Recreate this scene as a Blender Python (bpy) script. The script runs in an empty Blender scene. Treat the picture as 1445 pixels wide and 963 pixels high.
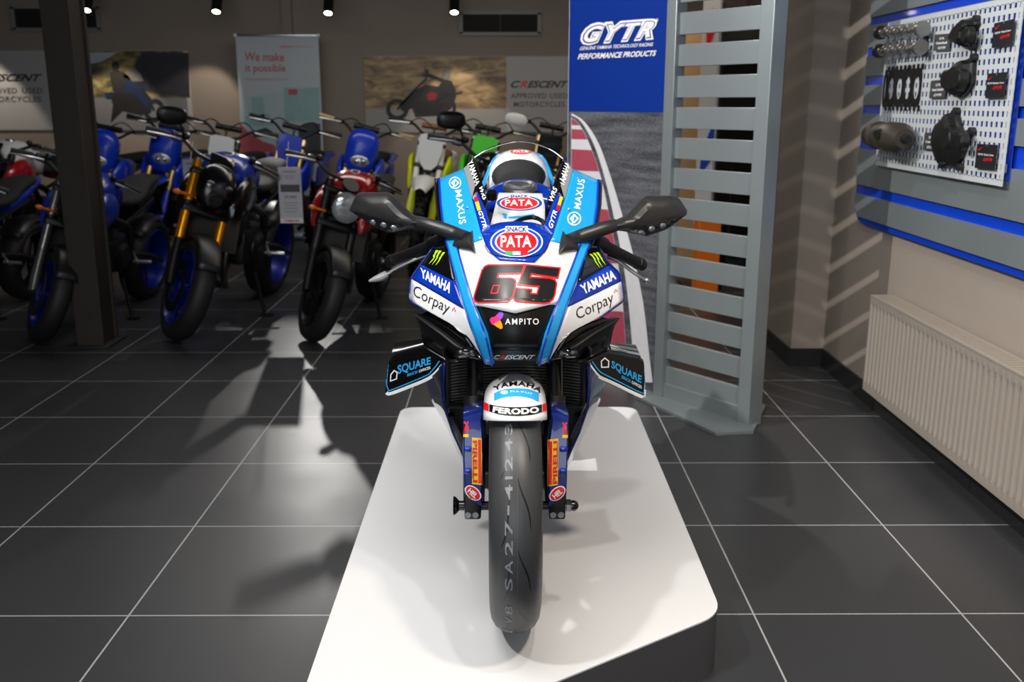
import bpy, bmesh, math, random
from mathutils import Vector, Matrix, Euler
from mathutils.bvhtree import BVHTree
random.seed(7)
C = bpy.context.scene.collection
V = Vector
PI = math.pi

# ------------------------------------------------------------------ camera
FPX = 1360.0                       # focal length in pixels of the 1445 x 963 frame
CAMZ = 1.436
PITCH = 13.96
YAW = 0.27
cd = bpy.data.cameras.new('camera'); cam = bpy.data.objects.new('camera', cd); C.objects.link(cam)
cd.sensor_width = 36.0; cd.lens = 36.0 * FPX / 1445.0
cam.location = (0, 0, CAMZ)
cam.rotation_euler = (math.radians(90 - PITCH), 0, math.radians(-YAW))
cd.dof.use_dof = True; cd.dof.focus_distance = 2.3; cd.dof.aperture_fstop = 4.5
cd.clip_start = 0.02
S = bpy.context.scene
S.camera = cam
S.view_settings.view_transform = 'Standard'; S.view_settings.look = 'None'
S.view_settings.gamma = 1.0; S.view_settings.use_curve_mapping = False
S.view_settings.exposure = -0.1
S.cycles.max_bounces = 8; S.cycles.transparent_max_bounces = 12
S.cycles.sample_clamp_indirect = 4.0

# ------------------------------------------------------------------ world and lights
w = bpy.data.worlds.new('world'); S.world = w; w.use_nodes = True
bgn = w.node_tree.nodes['Background']
bgn.inputs[0].default_value = (0.75, 0.85, 1.0, 1); bgn.inputs[1].default_value = 0.07

def area(name, loc, target, sx, sy, power, col=(1, 1, 1)):
    l = bpy.data.lights.new(name, 'AREA'); l.shape = 'RECTANGLE'; l.size = sx; l.size_y = sy
    l.energy = power; l.color = col
    o = bpy.data.objects.new(name, l); C.objects.link(o); o.location = loc
    o.rotation_euler = (V(target) - V(loc)).to_track_quat('-Z', 'Y').to_euler()
    return o
def spot(name, loc, target, power, angle, blend=0.5, col=(1, 1, 1), rad=0.03):
    l = bpy.data.lights.new(name, 'SPOT'); l.energy = power; l.color = col
    l.spot_size = math.radians(angle); l.spot_blend = blend; l.shadow_soft_size = rad
    o = bpy.data.objects.new(name, l); C.objects.link(o); o.location = loc
    o.rotation_euler = (V(target) - V(loc)).to_track_quat('-Z', 'Y').to_euler()
    return o
COOL = (0.86, 0.93, 1.0); WARM = (1.0, 0.86, 0.70); NEUT = (1.0, 0.97, 0.93)
area('unseen_window_fill', (-0.8, -3.3, 1.7), (0.0, 3, 0.8), 4.5, 2.4, 95, COOL)  # added cool fill for assumed, unseen shop windows behind the camera
spot('ceiling_track_spot', (0.47, 1.45, 2.85), (0.05, 2.6, 0.4), 55, 85, 0.7, NEUT, 0.04)
spot('ceiling_track_spot_2', (-1.25, 1.1, 2.85), (-0.1, 2.4, 0.3), 150, 120, 0.9, NEUT, 0.06)
spot('ceiling_track_spot_3', (-1.2, 3.3, 2.85), (1.1, 4.5, 0.9), 300, 75, 0.5, NEUT, 0.02)
spot('display_wall_spot', (0.65, 2.9, 2.85), (1.75, 3.5, 1.2), 60, 95, 0.8, COOL, 0.05)
spot('added_aisle_bounce', (1.0, 1.2, 2.85), (1.3, 2.6, 0.0), 190, 90, 0.9, WARM, 0.1)  # added warm spot standing in for bounce off the right wall
area('added_overhead_fill', (-0.5, 1.9, 2.9), (-0.2, 2.4, 0), 1.6, 1.6, 66, NEUT)  # added soft fill over the plinth, not a known ceiling fitting
area('added_bike_row_fill', (-1.4, 7.0, 2.9), (-1.4, 7.4, 0.6), 3.4, 0.5, 36, NEUT)  # added fill that brightens the parked bikes from above, no real fitting
area('added_rear_fill', (1.2, 7.6, 2.9), (1.2, 7.6, 0), 1.6, 1.6, 25, WARM)  # added fill for the back of the room, no lamp known there
spot('rear_track_spot', (-1.95, 9.6, 2.3), (-1.25, 4.4, 0.0), 170, 27, 0.5, NEUT, 0.025)

# ------------------------------------------------------------------ helpers
_R = cam.rotation_euler.to_matrix()
CAMP = V((0, 0, CAMZ))
def ray(px, py): return _R @ V(((px - 722.5) / FPX, -(py - 481.5) / FPX, -1.0))
def P(px, py, Y):
    r = ray(px, py); return CAMP + r * (Y / r.y)
def PZ(px, py, z):
    r = ray(px, py); return CAMP + r * ((z - CAMZ) / r.z)
def PXX(px, py, x):
    r = ray(px, py); return CAMP + r * (x / r.x)

def lin(c):
    if isinstance(c, str):
        c = c.lstrip('#'); c = [int(c[i:i+2], 16) / 255 for i in (0, 2, 4)]
        c = [x / 12.92 if x <= 0.04045 else ((x + 0.055) / 1.055) ** 2.4 for x in c]
    return (c[0], c[1], c[2], 1)
MATS = {}
def mat(name, col, rough=0.5, metal=0.0, coat=0.0, noise=0.0, nscale=30.0, emit=0.0, bump=0.0, spec=0.5):
    if name in MATS: return MATS[name]
    m = bpy.data.materials.new(name); m.use_nodes = True
    nt = m.node_tree; b = nt.nodes['Principled BSDF']
    c = lin(col)
    b.inputs['Base Color'].default_value = c
    b.inputs['Roughness'].default_value = rough; b.inputs['Metallic'].default_value = metal
    b.inputs['Coat Weight'].default_value = coat; b.inputs['Coat Roughness'].default_value = 0.04
    b.inputs['Specular IOR Level'].default_value = spec
    if emit:
        b.inputs['Emission Color'].default_value = c; b.inputs['Emission Strength'].default_value = emit
    if noise or bump:
        tc = nt.nodes.new('ShaderNodeTexCoord'); n = nt.nodes.new('ShaderNodeTexNoise')
        n.inputs['Scale'].default_value = nscale; n.inputs['Detail'].default_value = 4
        nt.links.new(tc.outputs['Object'], n.inputs['Vector'])
        if noise:
            mr = nt.nodes.new('ShaderNodeMapRange')
            mr.inputs['To Min'].default_value = 1 - noise; mr.inputs['To Max'].default_value = 1 + noise
            nt.links.new(n.outputs['Fac'], mr.inputs['Value'])
            mx = nt.nodes.new('ShaderNodeMix'); mx.data_type = 'RGBA'; mx.blend_type = 'MULTIPLY'
            mx.inputs['Factor'].default_value = 1.0; mx.inputs['A'].default_value = c
            nt.links.new(mr.outputs['Result'], mx.inputs['B'])
            nt.links.new(mx.outputs['Result'], b.inputs['Base Color'])
        if bump:
            bp = nt.nodes.new('ShaderNodeBump'); bp.inputs['Strength'].default_value = bump
            bp.inputs['Distance'].default_value = 0.004
            nt.links.new(n.outputs['Fac'], bp.inputs['Height']); nt.links.new(bp.outputs['Normal'], b.inputs['Normal'])
    MATS[name] = m; return m

def sm(pts, n=6):
    """Catmull-Rom through a list of points (any dimension)."""
    pts = [tuple(p) for p in pts]; out = []
    for i in range(len(pts) - 1):
        p0 = pts[max(i-1, 0)]; p1 = pts[i]; p2 = pts[i+1]; p3 = pts[min(i+2, len(pts)-1)]
        for k in range(n):
            t = k / n
            out.append(tuple(0.5*((2*b)+(-a+c)*t+(2*a-5*b+4*c-d)*t*t+(-a+3*b-3*c+d)*t**3) for a, b, c, d in zip(p0, p1, p2, p3)))
    out.append(pts[-1]); return out
def resample(pts, n):
    pts = [V(p) for p in pts]; L = [0]
    for a, b in zip(pts, pts[1:]): L.append(L[-1] + (b - a).length)
    out = []
    for k in range(n + 1):
        t = L[-1] * k / n; i = 0
        while i < len(L) - 2 and L[i+1] < t: i += 1
        d = L[i+1] - L[i]
        out.append(pts[i].lerp(pts[i+1], (t - L[i]) / d if d else 0))
    return out

class MB:
    def __init__(s, M=None): s.v = []; s.f = []; s.M = M
    def add(s, vs, fs):
        b = len(s.v); s.v += [(s.M @ V(p)) if s.M else V(p) for p in vs]
        s.f += [[i + b for i in f] for f in fs]; return s
    def box(s, c, sz, R=None, bev=0.0):
        bm = bmesh.new(); bmesh.ops.create_cube(bm, size=1.0)
        for v in bm.verts: v.co = V((v.co.x * sz[0], v.co.y * sz[1], v.co.z * sz[2]))
        if bev: bmesh.ops.bevel(bm, geom=list(bm.edges), offset=bev, segments=2, affect='EDGES', profile=0.5)
        bm.verts.index_update()
        R = R or Matrix.Identity(3)
        s.add([R @ v.co + V(c) for v in bm.verts], [[v.index for v in f.verts] for f in bm.faces]); bm.free(); return s
    def tube(s, pts, r, n=10, caps=True, flat=1.0, up=None):
        pts = [V(p) for p in pts]; m = len(pts)
        rr = r if isinstance(r, (list, tuple)) else [r] * m
        T = [(pts[min(i+1, m-1)] - pts[max(i-1, 0)]).normalized() for i in range(m)]
        a = V(up) if up else (V((0, 0, 1)) if abs(T[0].z) < 0.9 else V((1, 0, 0)))
        vs = []; fs = []
        for i in range(m):
            a = (a - T[i] * a.dot(T[i])).normalized(); b = T[i].cross(a)
            for k in range(n):
                t = 2 * PI * k / n; vs.append(pts[i] + a * (math.cos(t) * rr[i] * flat) + b * (math.sin(t) * rr[i]))
        for i in range(m - 1):
            for k in range(n):
                k2 = (k + 1) % n; fs.append([i*n+k, i*n+k2, (i+1)*n+k2, (i+1)*n+k])
        if caps: fs.append(list(range(n))[::-1]); fs.append([(m-1)*n+k for k in range(n)])
        return s.add(vs, fs)
    def cyl(s, a, b, r, r2=None, n=14): return s.tube([a, b], [r, r if r2 is None else r2], n)
    def lathe(s, prof, o, axis, n=32, closed=False, a0=0.0, a1=2*PI):
        """prof: (distance along the axis, radius)"""
        o = V(o); ax = V(axis).normalized(); a = V((0, 0, 1)) if abs(ax.z) < 0.9 else V((1, 0, 0))
        a = (a - ax * a.dot(ax)).normalized(); b = ax.cross(a); vs = []; fs = []; m = len(prof)
        full = abs(a1 - a0 - 2*PI) < 1e-6; nn = n if full else n + 1
        for k in range(nn):
            t = a0 + (a1 - a0) * k / n
            for d, r in prof: vs.append(o + ax * d + (a * math.cos(t) + b * math.sin(t)) * r)
        for k in range(n):
            k2 = (k + 1) % nn
            for i in range(m if closed else m - 1):
                i2 = (i + 1) % m; fs.append([k*m+i, k*m+i2, k2*m+i2, k2*m+i])
        return s.add(vs, fs)
    def prism(s, poly, vec):
        n = len(poly); vec = V(vec); vs = [V(p) for p in poly] + [V(p) + vec for p in poly]
        return s.add(vs, [list(range(n))[::-1], list(range(n, 2*n))] + [[i, (i+1) % n, (i+1) % n + n, i + n] for i in range(n)])
    def loft(s, rings, caps=True):
        n = len(rings[0]); vs = [p for r in rings for p in r]; fs = []
        for i in range(len(rings) - 1):
            for k in range(n):
                k2 = (k + 1) % n; fs.append([i*n+k, i*n+k2, (i+1)*n+k2, (i+1)*n+k])
        if caps: fs.append(list(range(n))[::-1]); fs.append([(len(rings)-1)*n+k for k in range(n)])
        return s.add(vs, fs)
    def body(s, secs, n=20, e=2.6, sub=4):
        """secs: (y, z, half width, half height[, x]) superellipse sections along y"""
        secs = [tuple(q) + ((0.0,) if len(q) == 4 else ()) for q in secs]
        rings = []
        for y, z, hw, hh, x in sm(secs, sub):
            ring = []
            for k in range(n):
                t = 2 * PI * k / n; c, d = math.cos(t), math.sin(t)
                ring.append(V((x + hw * math.copysign(abs(c) ** (2/e), c), y, z + hh * math.copysign(abs(d) ** (2/e), d))))
            rings.append(ring)
        return s.loft(rings)
    def grid(s, rows):
        n = len(rows[0]); vs = [p for r in rows for p in r]
        return s.add(vs, [[i*n+k, i*n+k+1, (i+1)*n+k+1, (i+1)*n+k] for i in range(len(rows)-1) for k in range(n-1)])
    def ball(s, c, r, n=12, sc=(1, 1, 1)):
        prof = [(-math.cos(PI * i / (n//2+1)), math.sin(PI * i / (n//2+1))) for i in range(n//2+2)]
        c = V(c); vs = []; m = len(prof)
        q = MB().lathe([(d, max(rr, 1e-4)) for d, rr in prof], (0, 0, 0), (0, 1, 0), n)
        return s.add([V((p.x*r*sc[0], p.y*r*sc[1], p.z*r*sc[2])) + c for p in q.v], q.f)

def wm(o):
    return (wm(o.parent) @ o.matrix_basis) if o.parent else o.matrix_basis.copy()
def O(name, mb, m, parent=None, sharp=38, world=False, origin=None, flip=True, solid=0.0, bevel=0.0):
    me = bpy.data.meshes.new(name); me.from_pydata([tuple(v) for v in mb.v], [], mb.f)
    if flip:
        bm = bmesh.new(); bm.from_mesh(me); bmesh.ops.recalc_face_normals(bm, faces=bm.faces); bm.to_mesh(me); bm.free()
    if parent and world: me.transform(wm(parent).inverted())
    o = bpy.data.objects.new(name, me); C.objects.link(o)
    if origin is not None: me.transform(Matrix.Translation(-V(origin))); o.location = origin
    me.polygons.foreach_set('use_smooth', [sharp > 0] * len(me.polygons))
    if sharp > 0: me.set_sharp_from_angle(angle=math.radians(sharp))
    for mm in (m if isinstance(m, list) else [m]): me.materials.append(mm)
    if parent: o.parent = parent
    if solid:
        q = o.modifiers.new('thickness', 'SOLIDIFY'); q.thickness = solid; q.offset = -1
    if bevel:
        q = o.modifiers.new('bevel', 'BEVEL'); q.width = bevel; q.segments = 2; q.limit_method = 'ANGLE'
    me.update(); return o
def thing(name, label, cat, loc=(0, 0, 0), rot=(0, 0, 0), group=None):
    o = bpy.data.objects.new(name, None); C.objects.link(o); o.location = loc; o.rotation_euler = rot
    o.empty_display_size = 0.1
    return tag(o, label, cat, group)
def tag(o, label, cat, group=None):
    o['label'] = label; o['category'] = cat
    if group: o['group'] = group
    return o
def struct(name, mb, m, **k):
    o = O(name, mb, m, **k); o['kind'] = 'structure'; return o

def text2d(s, bold=0.0, shear=0.0, space=1.0, res=3):
    """built-in font lettering as a 2D mesh scaled to a unit box"""
    cu = bpy.data.curves.new('t', 'FONT'); cu.body = s; cu.size = 1; cu.offset = bold; cu.shear = shear
    cu.space_character = space; cu.resolution_u = res; cu.dimensions = '2D'; cu.fill_mode = 'BOTH'
    ob = bpy.data.objects.new('t', cu); C.objects.link(ob)
    dg = bpy.context.evaluated_depsgraph_get()
    me = bpy.data.meshes.new_from_object(ob.evaluated_get(dg))
    vs = [(v.co.x, v.co.y) for v in me.vertices]; fs = [list(p.vertices) for p in me.polygons]
    bpy.data.objects.remove(ob); bpy.data.curves.remove(cu); bpy.data.meshes.remove(me)
    x0 = min(v[0] for v in vs); x1 = max(v[0] for v in vs); y0 = min(v[1] for v in vs); y1 = max(v[1] for v in vs)
    return [((x-x0)/(x1-x0), (y-y0)/(y1-y0)) for x, y in vs], fs
def flat_text(name, s, o, u, v, m, parent, bold=0.0, shear=0.0, space=1.0, eps=0.002, world=False):
    """lettering on a flat face: o = lower left corner, u / v = full width / height vectors"""
    o, u, v = V(o), V(u), V(v); nrm = u.cross(v).normalized() * eps
    vs, fs = text2d(s, bold, shear, space)
    return O(name, MB().add([o + u*a + v*b + nrm for a, b in vs], fs), m, parent, sharp=0, flip=False, world=world)
def flat_poly(mb, pts, o, u, v, eps=0.0015):
    o, u, v = V(o), V(u), V(v); nrm = u.cross(v).normalized() * eps
    return mb.add([o + u*a + v*b + nrm for a, b in pts], [list(range(len(pts)))])
def bvh_of(*obs):
    vs = []; fs = []
    for o in obs:
        W = wm(o); b = len(vs); vs += [W @ v.co for v in o.data.vertices]; fs += [[i + b for i in p.vertices] for p in o.data.polygons]
    return BVHTree.FromPolygons(vs, fs)
def on_surface(tree, px, py, eps):
    r = ray(px, py).normalized(); h, n, i, d = tree.ray_cast(CAMP, r)
    if h is None:
        return None
    if n.dot(r) > 0: n = -n
    return h + n * eps
def decal(name, polys, m, parent, tree, eps=0.0008, seg=4.0):
    """a sticker laid on a panel: polys = list of (verts, faces) in photograph pixels, carried to the panel"""
    bm = bmesh.new()
    for vs, fs in polys:
        bv = [bm.verts.new((x, y, 0)) for x, y in vs]
        for f in fs:
            try: bm.faces.new([bv[i] for i in f])
            except ValueError: pass
    bmesh.ops.remove_doubles(bm, verts=bm.verts, dist=1e-4)
    bmesh.ops.triangulate(bm, faces=[f for f in bm.faces if len(f.verts) > 3])
    for _ in range(5):
        es = [e for e in bm.edges if e.calc_length() > seg]
        if not es: break
        bmesh.ops.subdivide_edges(bm, edges=es, cuts=1)
        bmesh.ops.triangulate(bm, faces=[f for f in bm.faces if len(f.verts) > 3])
    miss = []
    for v in bm.verts:
        q = on_surface(tree, v.co.x, v.co.y, eps)
        if q is None: miss.append(v)
        else: v.co = q
    bmesh.ops.delete(bm, geom=miss, context='VERTS')
    for f in bm.faces:
        f.normal_update()
        if f.normal.dot(f.calc_center_median() - CAMP) > 0: f.normal_flip()
    bm.verts.index_update()
    mb = MB().add([v.co for v in bm.verts], [[v.index for v in f.verts] for f in bm.faces]); bm.free()
    return O(name, mb, m, parent, sharp=60, flip=False, world=True)
def tx(s, quad, bold=0.0, shear=0.0, space=1.0):
    """lettering fitted in a pixel quad (lower left, lower right, upper right, upper left)"""
    vs, fs = text2d(s, bold, shear, space); a, b, c, d = [V(q) for q in quad]
    return [tuple((a*(1-x)+b*x)*(1-y) + (d*(1-x)+c*x)*y) for x, y in vs], fs
def poly(pts): return [tuple(p) for p in pts], [list(range(len(pts)))]
def ell(cx, cy, rx, ry, rot=0, n=32, inner=0.0, a0=0, a1=360):
    c, s_ = math.cos(math.radians(rot)), math.sin(math.radians(rot)); vs = []
    full = a1 - a0 >= 360; m = n if full else n + 1
    ring = lambda k: [(cx + k*rx*math.cos(t)*c - k*ry*math.sin(t)*s_, cy + k*rx*math.cos(t)*s_ + k*ry*math.sin(t)*c)
                      for t in [math.radians(a0 + (a1-a0)*i/n) for i in range(m)]]
    if not inner: return poly(ring(1))
    vs = ring(1) + ring(inner)
    return vs, [[i, (i+1) % m, (i+1) % m + m, i + m] for i in range(n)]
def band(pts, wd):
    """an open pixel polyline thickened to a band"""
    pts = [V(p) for p in pts]; L = []; R = []
    for i, p in enumerate(pts):
        t = (pts[min(i+1, len(pts)-1)] - pts[max(i-1, 0)]).normalized(); n = V((-t.y, t.x)) * wd / 2
        L.append(tuple(p + n)); R.append(tuple(p - n))
    n = len(pts); return L + R, [[i, i+1, n+i+1, n+i] for i in range(n-1)]
# ------------------------------------------------------------------ shared materials
M = {}
M['wall'] = mat('taupe_wall_paint', '#94897f', 0.75, noise=0.05, nscale=3)
M['ceil'] = mat('ceiling_paint', '#55504c', 0.9, noise=0.03, nscale=3)
M['white_gloss'] = mat('white_gloss', '#eeeeee', 0.22, coat=0.6)
M['white_paint'] = mat('white_paint', '#e9eaec', 0.3, coat=0.7, noise=0.015, nscale=20)
M['blue_paint'] = mat('blue_paint', '#0a35a8', 0.22, coat=0.8, noise=0.03, nscale=12)
M['dblue_paint'] = mat('dark_blue_paint', '#0b2472', 0.25, coat=0.8, noise=0.03, nscale=12)
M['sky_paint'] = mat('sky_blue_paint', '#1f9ade', 0.25, coat=0.6, noise=0.03, nscale=12)
M['black_gloss'] = mat('black_gloss', '#0b0b0d', 0.22, coat=0.4, noise=0.05, nscale=15)
M['chin_black'] = mat('chin_black', '#0a0a0b', 0.4, noise=0.05, spec=0.3)
M['navy_print'] = mat('navy_print', '#0c2a86', 0.35, noise=0.03)
M['black_satin'] = mat('black_satin', '#151516', 0.42, noise=0.08, nscale=25)
M['black_matt'] = mat('black_matt', '#202021', 0.6, noise=0.08, nscale=40)
M['rubber'] = mat('rubber', '#1e1e1f', 0.55, noise=0.15, nscale=30)
M['mirror_plastic'] = mat('mirror_plastic', '#262627', 0.38, noise=0.06, nscale=60)
M['metal_dark'] = mat('dark_metal', '#3a3a3c', 0.35, 0.9, noise=0.1, nscale=20)
M['alu'] = mat('aluminium', '#b8babc', 0.3, 0.9, noise=0.06, nscale=20)
M['steel'] = mat('brushed_steel', '#8d9598', 0.40, 0.5, noise=0.14, nscale=2.5)
M['chrome'] = mat('chrome', '#dddddd', 0.12, 1.0, noise=0.02)
M['red'] = mat('red_print', '#e0131f', 0.35, noise=0.03)
M['yellow'] = mat('yellow_print', '#ffc800', 0.35, noise=0.03)
M['green'] = mat('green_print', '#1fa050', 0.35, noise=0.03)
M['lime'] = mat('lime_print', '#b5e61d', 0.35, noise=0.03)
M['white_print'] = mat('white_print', '#f2f2f2', 0.35, noise=0.02)
M['black_print'] = mat('black_print', '#101012', 0.35, noise=0.04)
M['blue_print'] = mat('blue_print', '#123fae', 0.35, noise=0.03)
M['sky_print'] = mat('sky_print', '#2aa3e2', 0.35, noise=0.03)
M['grey_print'] = mat('grey_print', '#8d9095', 0.4, noise=0.06)
M['orange'] = mat('orange_plastic', '#e8720c', 0.35, noise=0.04)
M['gold'] = mat('gold_anodised', '#f0a010', 0.28, 0.75, noise=0.05)
M['pale_gold'] = mat('pale_gold', '#d8b878', 0.3, 0.8, noise=0.05)
M['blue_rim'] = mat('blue_rim', '#0a2184', 0.4, 0.3, coat=0.1, noise=0.04)
M['dirt_blue'] = mat('dirt_blue_plastic', '#0b34b4', 0.32, coat=0.3, noise=0.04)
M['green_pl'] = mat('green_plastic', '#45d010', 0.35, noise=0.04)
M['yellow_pl'] = mat('yellow_plastic', '#d8e010', 0.35, noise=0.04)
M['red_paint'] = mat('red_paint', '#a01018', 0.22, coat=0.7, noise=0.04)
M['seat'] = mat('seat_vinyl', '#29292a', 0.75, noise=0.08, nscale=40, spec=0.2)
M['lamp_glass'] = mat('lamp_glass', '#6d7278', 0.12, 0.5, noise=0.3, nscale=60)
M['smoke'] = mat('dark_lens', '#18191b', 0.08, coat=1.0, noise=0.2, nscale=50)
M['emit'] = mat('lamp_light', '#fff4e0', 0.5, emit=18)

def floor_material():
    m = bpy.data.materials.new('dark_porcelain_tiles'); m.use_nodes = True; nt = m.node_tree; b = nt.nodes['Principled BSDF']
    N = nt.nodes.new; L = nt.links.new
    tc = N('ShaderNodeTexCoord'); mp = N('ShaderNodeMapping'); L(tc.outputs['Object'], mp.inputs['Vector'])
    mp.inputs['Location'].default_value = (-0.709 + 0.6*30, -2.505 + 0.6*30, 0)
    br = N('ShaderNodeTexBrick'); br.offset = 0; br.squash = 1
    br.inputs['Scale'].default_value = 1.0; br.inputs['Brick Width'].default_value = 0.6; br.inputs['Row Height'].default_value = 0.6
    br.inputs['Mortar Size'].default_value = 0.0028; br.inputs['Mortar Smooth'].default_value = 0.1; br.inputs['Bias'].default_value = 0
    br.inputs['Color1'].default_value = lin('#343538'); br.inputs['Color2'].default_value = lin('#39393b')
    br.inputs['Mortar'].default_value = lin('#a8a8a8')
    L(mp.outputs['Vector'], br.inputs['Vector'])
    n = N('ShaderNodeTexNoise'); n.inputs['Scale'].default_value = 260; n.inputs['Detail'].default_value = 3
    L(tc.outputs['Object'], n.inputs['Vector'])
    n2 = N('ShaderNodeTexNoise'); n2.inputs['Scale'].default_value = 2.5; L(tc.outputs['Object'], n2.inputs['Vector'])
    mr = N('ShaderNodeMapRange'); mr.inputs['To Min'].default_value = 0.75; mr.inputs['To Max'].default_value = 1.25
    L(n.outputs['Fac'], mr.inputs['Value'])
    mx = N('ShaderNodeMix'); mx.data_type = 'RGBA'; mx.blend_type = 'MULTIPLY'; mx.inputs['Factor'].default_value = 1
    L(br.outputs['Color'], mx.inputs['A']); L(mr.outputs['Result'], mx.inputs['B']); L(mx.outputs['Result'], b.inputs['Base Color'])
    mr2 = N('ShaderNodeMapRange'); mr2.inputs['To Min'].default_value = 0.30; mr2.inputs['To Max'].default_value = 0.42
    L(n2.outputs['Fac'], mr2.inputs['Value']); L(mr2.outputs['Result'], b.inputs['Roughness'])
    bp = N('ShaderNodeBump'); bp.inputs['Strength'].default_value = 0.12; bp.inputs['Distance'].default_value = 0.002
    L(n.outputs['Fac'], bp.inputs['Height']); L(bp.outputs['Normal'], b.inputs['Normal'])
    return m
M['floor'] = floor_material()

# ------------------------------------------------------------------ room shell
XL, XR, YB, YF, ZC = -6.8, 1.76, 10.6, -3.6, 2.95
def quad(a, b, c, d, vec): return MB().prism([a, b, c, d], vec)
struct('floor', MB().box(((XL+3.4)/2, (YB+YF)/2, -0.05), (3.4-XL+0.4, YB-YF+0.4, 0.1)), M['floor'], sharp=0)
struct('ceiling', MB().box(((XL+3.4)/2, (YB+YF)/2, ZC+0.05), (3.4-XL+0.4, YB-YF+0.4, 0.1)), M['ceil'], sharp=0)
struct('wall_back', MB().box(((XL+3.4)/2, YB+0.05, ZC/2), (3.4-XL, 0.1, ZC)), M['wall'], sharp=0)
struct('wall_left', MB().box((XL-0.05, (YB+YF)/2, ZC/2), (0.1, YB-YF, ZC)), M['wall'], sharp=0)
struct('wall_right', MB().box((XR+0.1, (5.2+YF)/2, ZC/2), (0.2, 5.2-YF, ZC)), M['wall'], sharp=0)
# pillar standing proud of the right wall, and the return wall behind it
struct('wall_pillar', MB().box((XR-0.18/2+0.12, 5.45, ZC/2), (0.18+0.24, 0.5, ZC)), M['wall'], sharp=0)
struct('wall_far_right', MB().box((2.6, 8.15, ZC/2), (0.2, 4.9, ZC)), M['wall'], sharp=0)
M['skirt'] = mat('dark_tile_skirting', '#242323', 0.35, noise=0.08, nscale=8)
sk = MB()
for k in range(15):
    y1 = 5.2 - 0.6*k; sk.box((XR-0.006, y1-0.3, 0.05), (0.012, 0.596, 0.1))
struct('baseboard_right', sk, M['skirt'], sharp=0)
sk = MB().box((XR-0.18/2-0.006, 5.194, 0.05), (0.18+0.012, 0.012, 0.1)).box((XR-0.186, 5.44, 0.05), (0.012, 0.48, 0.1))
struct('baseboard_pillar', sk, M['skirt'], sharp=0)
struct('baseboard_back', MB().box(((XL+2.5)/2, YB-0.006, 0.05), (2.5-XL, 0.012, 0.1)), M['skirt'], sharp=0)

# dark steel column among the parked bikes
co = PZ(98, 496, 0)
colt = thing('steel_column', 'dark brown square steel column standing on the floor between the parked motorcycles', 'column', (co.x+0.085, co.y+0.11, 0))
M['column'] = mat('dark_brown_steel', '#37302a', 0.55, 0.2, noise=0.25, nscale=7, bump=0.2)
cm = MB()
for y in (0.0, 0.2): cm.box((0, y, ZC/2), (0.165, 0.02, ZC), bev=0.004)
cm.box((0, 0.1, ZC/2), (0.13, 0.19, ZC))
O('shaft', cm, M['column'], colt, sharp=20); O('foot_plate', MB().box((0, 0.1, 0.006), (0.24, 0.29, 0.012), bev=0.003), M['black_matt'], colt)
# bulkhead upstand seen beside the banner
struct('trim_1', MB().box((P(404, 40, 10.5).x, YB-0.03, 2.3), (0.1, 0.06, 1.3)), M['wall'], sharp=0)

# ------------------------------------------------------------------ white plinth
pz = 0.17
def corner_round(pts, r, n=6):
    out = []; m = len(pts)
    for i in range(m):
        p = V(pts[i]); a = (V(pts[i-1]) - p).normalized(); b = (V(pts[(i+1) % m]) - p).normalized()
        for k in range(n + 1):
            t = k / n; out.append((p + a*r)*(1-t)**2 + p*2*t*(1-t) + (p + b*r)*t**2)
    return out
fr = PZ(1019, 866, pz); q2 = PZ(783, 963, pz); bl = PZ(560, 575, pz); xl = PZ(433, 963, pz).x; xr = fr.x
sl = (fr.y - q2.y) / (fr.x - q2.x); yfl = fr.y + (xl - fr.x) * sl
outl = corner_round([(xl, yfl, 0), (xr, fr.y, 0), (xr, bl.y, 0), (xl, bl.y, 0)], 0.07)
pl = thing('display_plinth', 'low white plinth with dark grey sides on the tiled floor under the racing motorcycle', 'plinth', (0.05, 3.0, 0))
M['plinth_top'] = mat('plinth_white_laminate', '#e3e4e6', 0.42, noise=0.012, nscale=4)
M['plinth_side'] = mat('plinth_grey_edge', '#4a4a4d', 0.4, noise=0.06, nscale=14)
O('side_panel', MB().prism(outl, (0, 0, pz-0.004)), M['plinth_side'], pl, world=True)
O('top_panel', MB().prism([p + V((0, 0, pz-0.004)) for p in outl], (0, 0, 0.004)), M['plinth_top'], pl, world=True)
# ------------------------------------------------------------------ racing motorcycle on the plinth
def xc(Y): return 0.0165 + 0.018 * (Y - 2.15)          # the bike's centre plane
AX = V((xc(2.2), 2.20, 0.472))                          # front axle
bike = thing('racing_motorcycle', 'blue and white racing motorcycle with number 65 standing on the white plinth', 'motorcycle', (xc(2.9), 2.9, pz))
def B(name, mb, m, parent=None, **k):
    if k.get('solid') and 'flip' not in k:               # open sheets: outer side towards the front of the bike
        vote = 0.0
        for f in mb.f:
            a, b, c = mb.v[f[0]], mb.v[f[1]], mb.v[f[2]]; vote += (b - a).cross(c - a).dot(a - CAMP)
        if vote > 0: mb.f = [q[::-1] for q in mb.f]
        k['flip'] = False
    return O(name, mb, m, parent or bike, world=True, **k)

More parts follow.
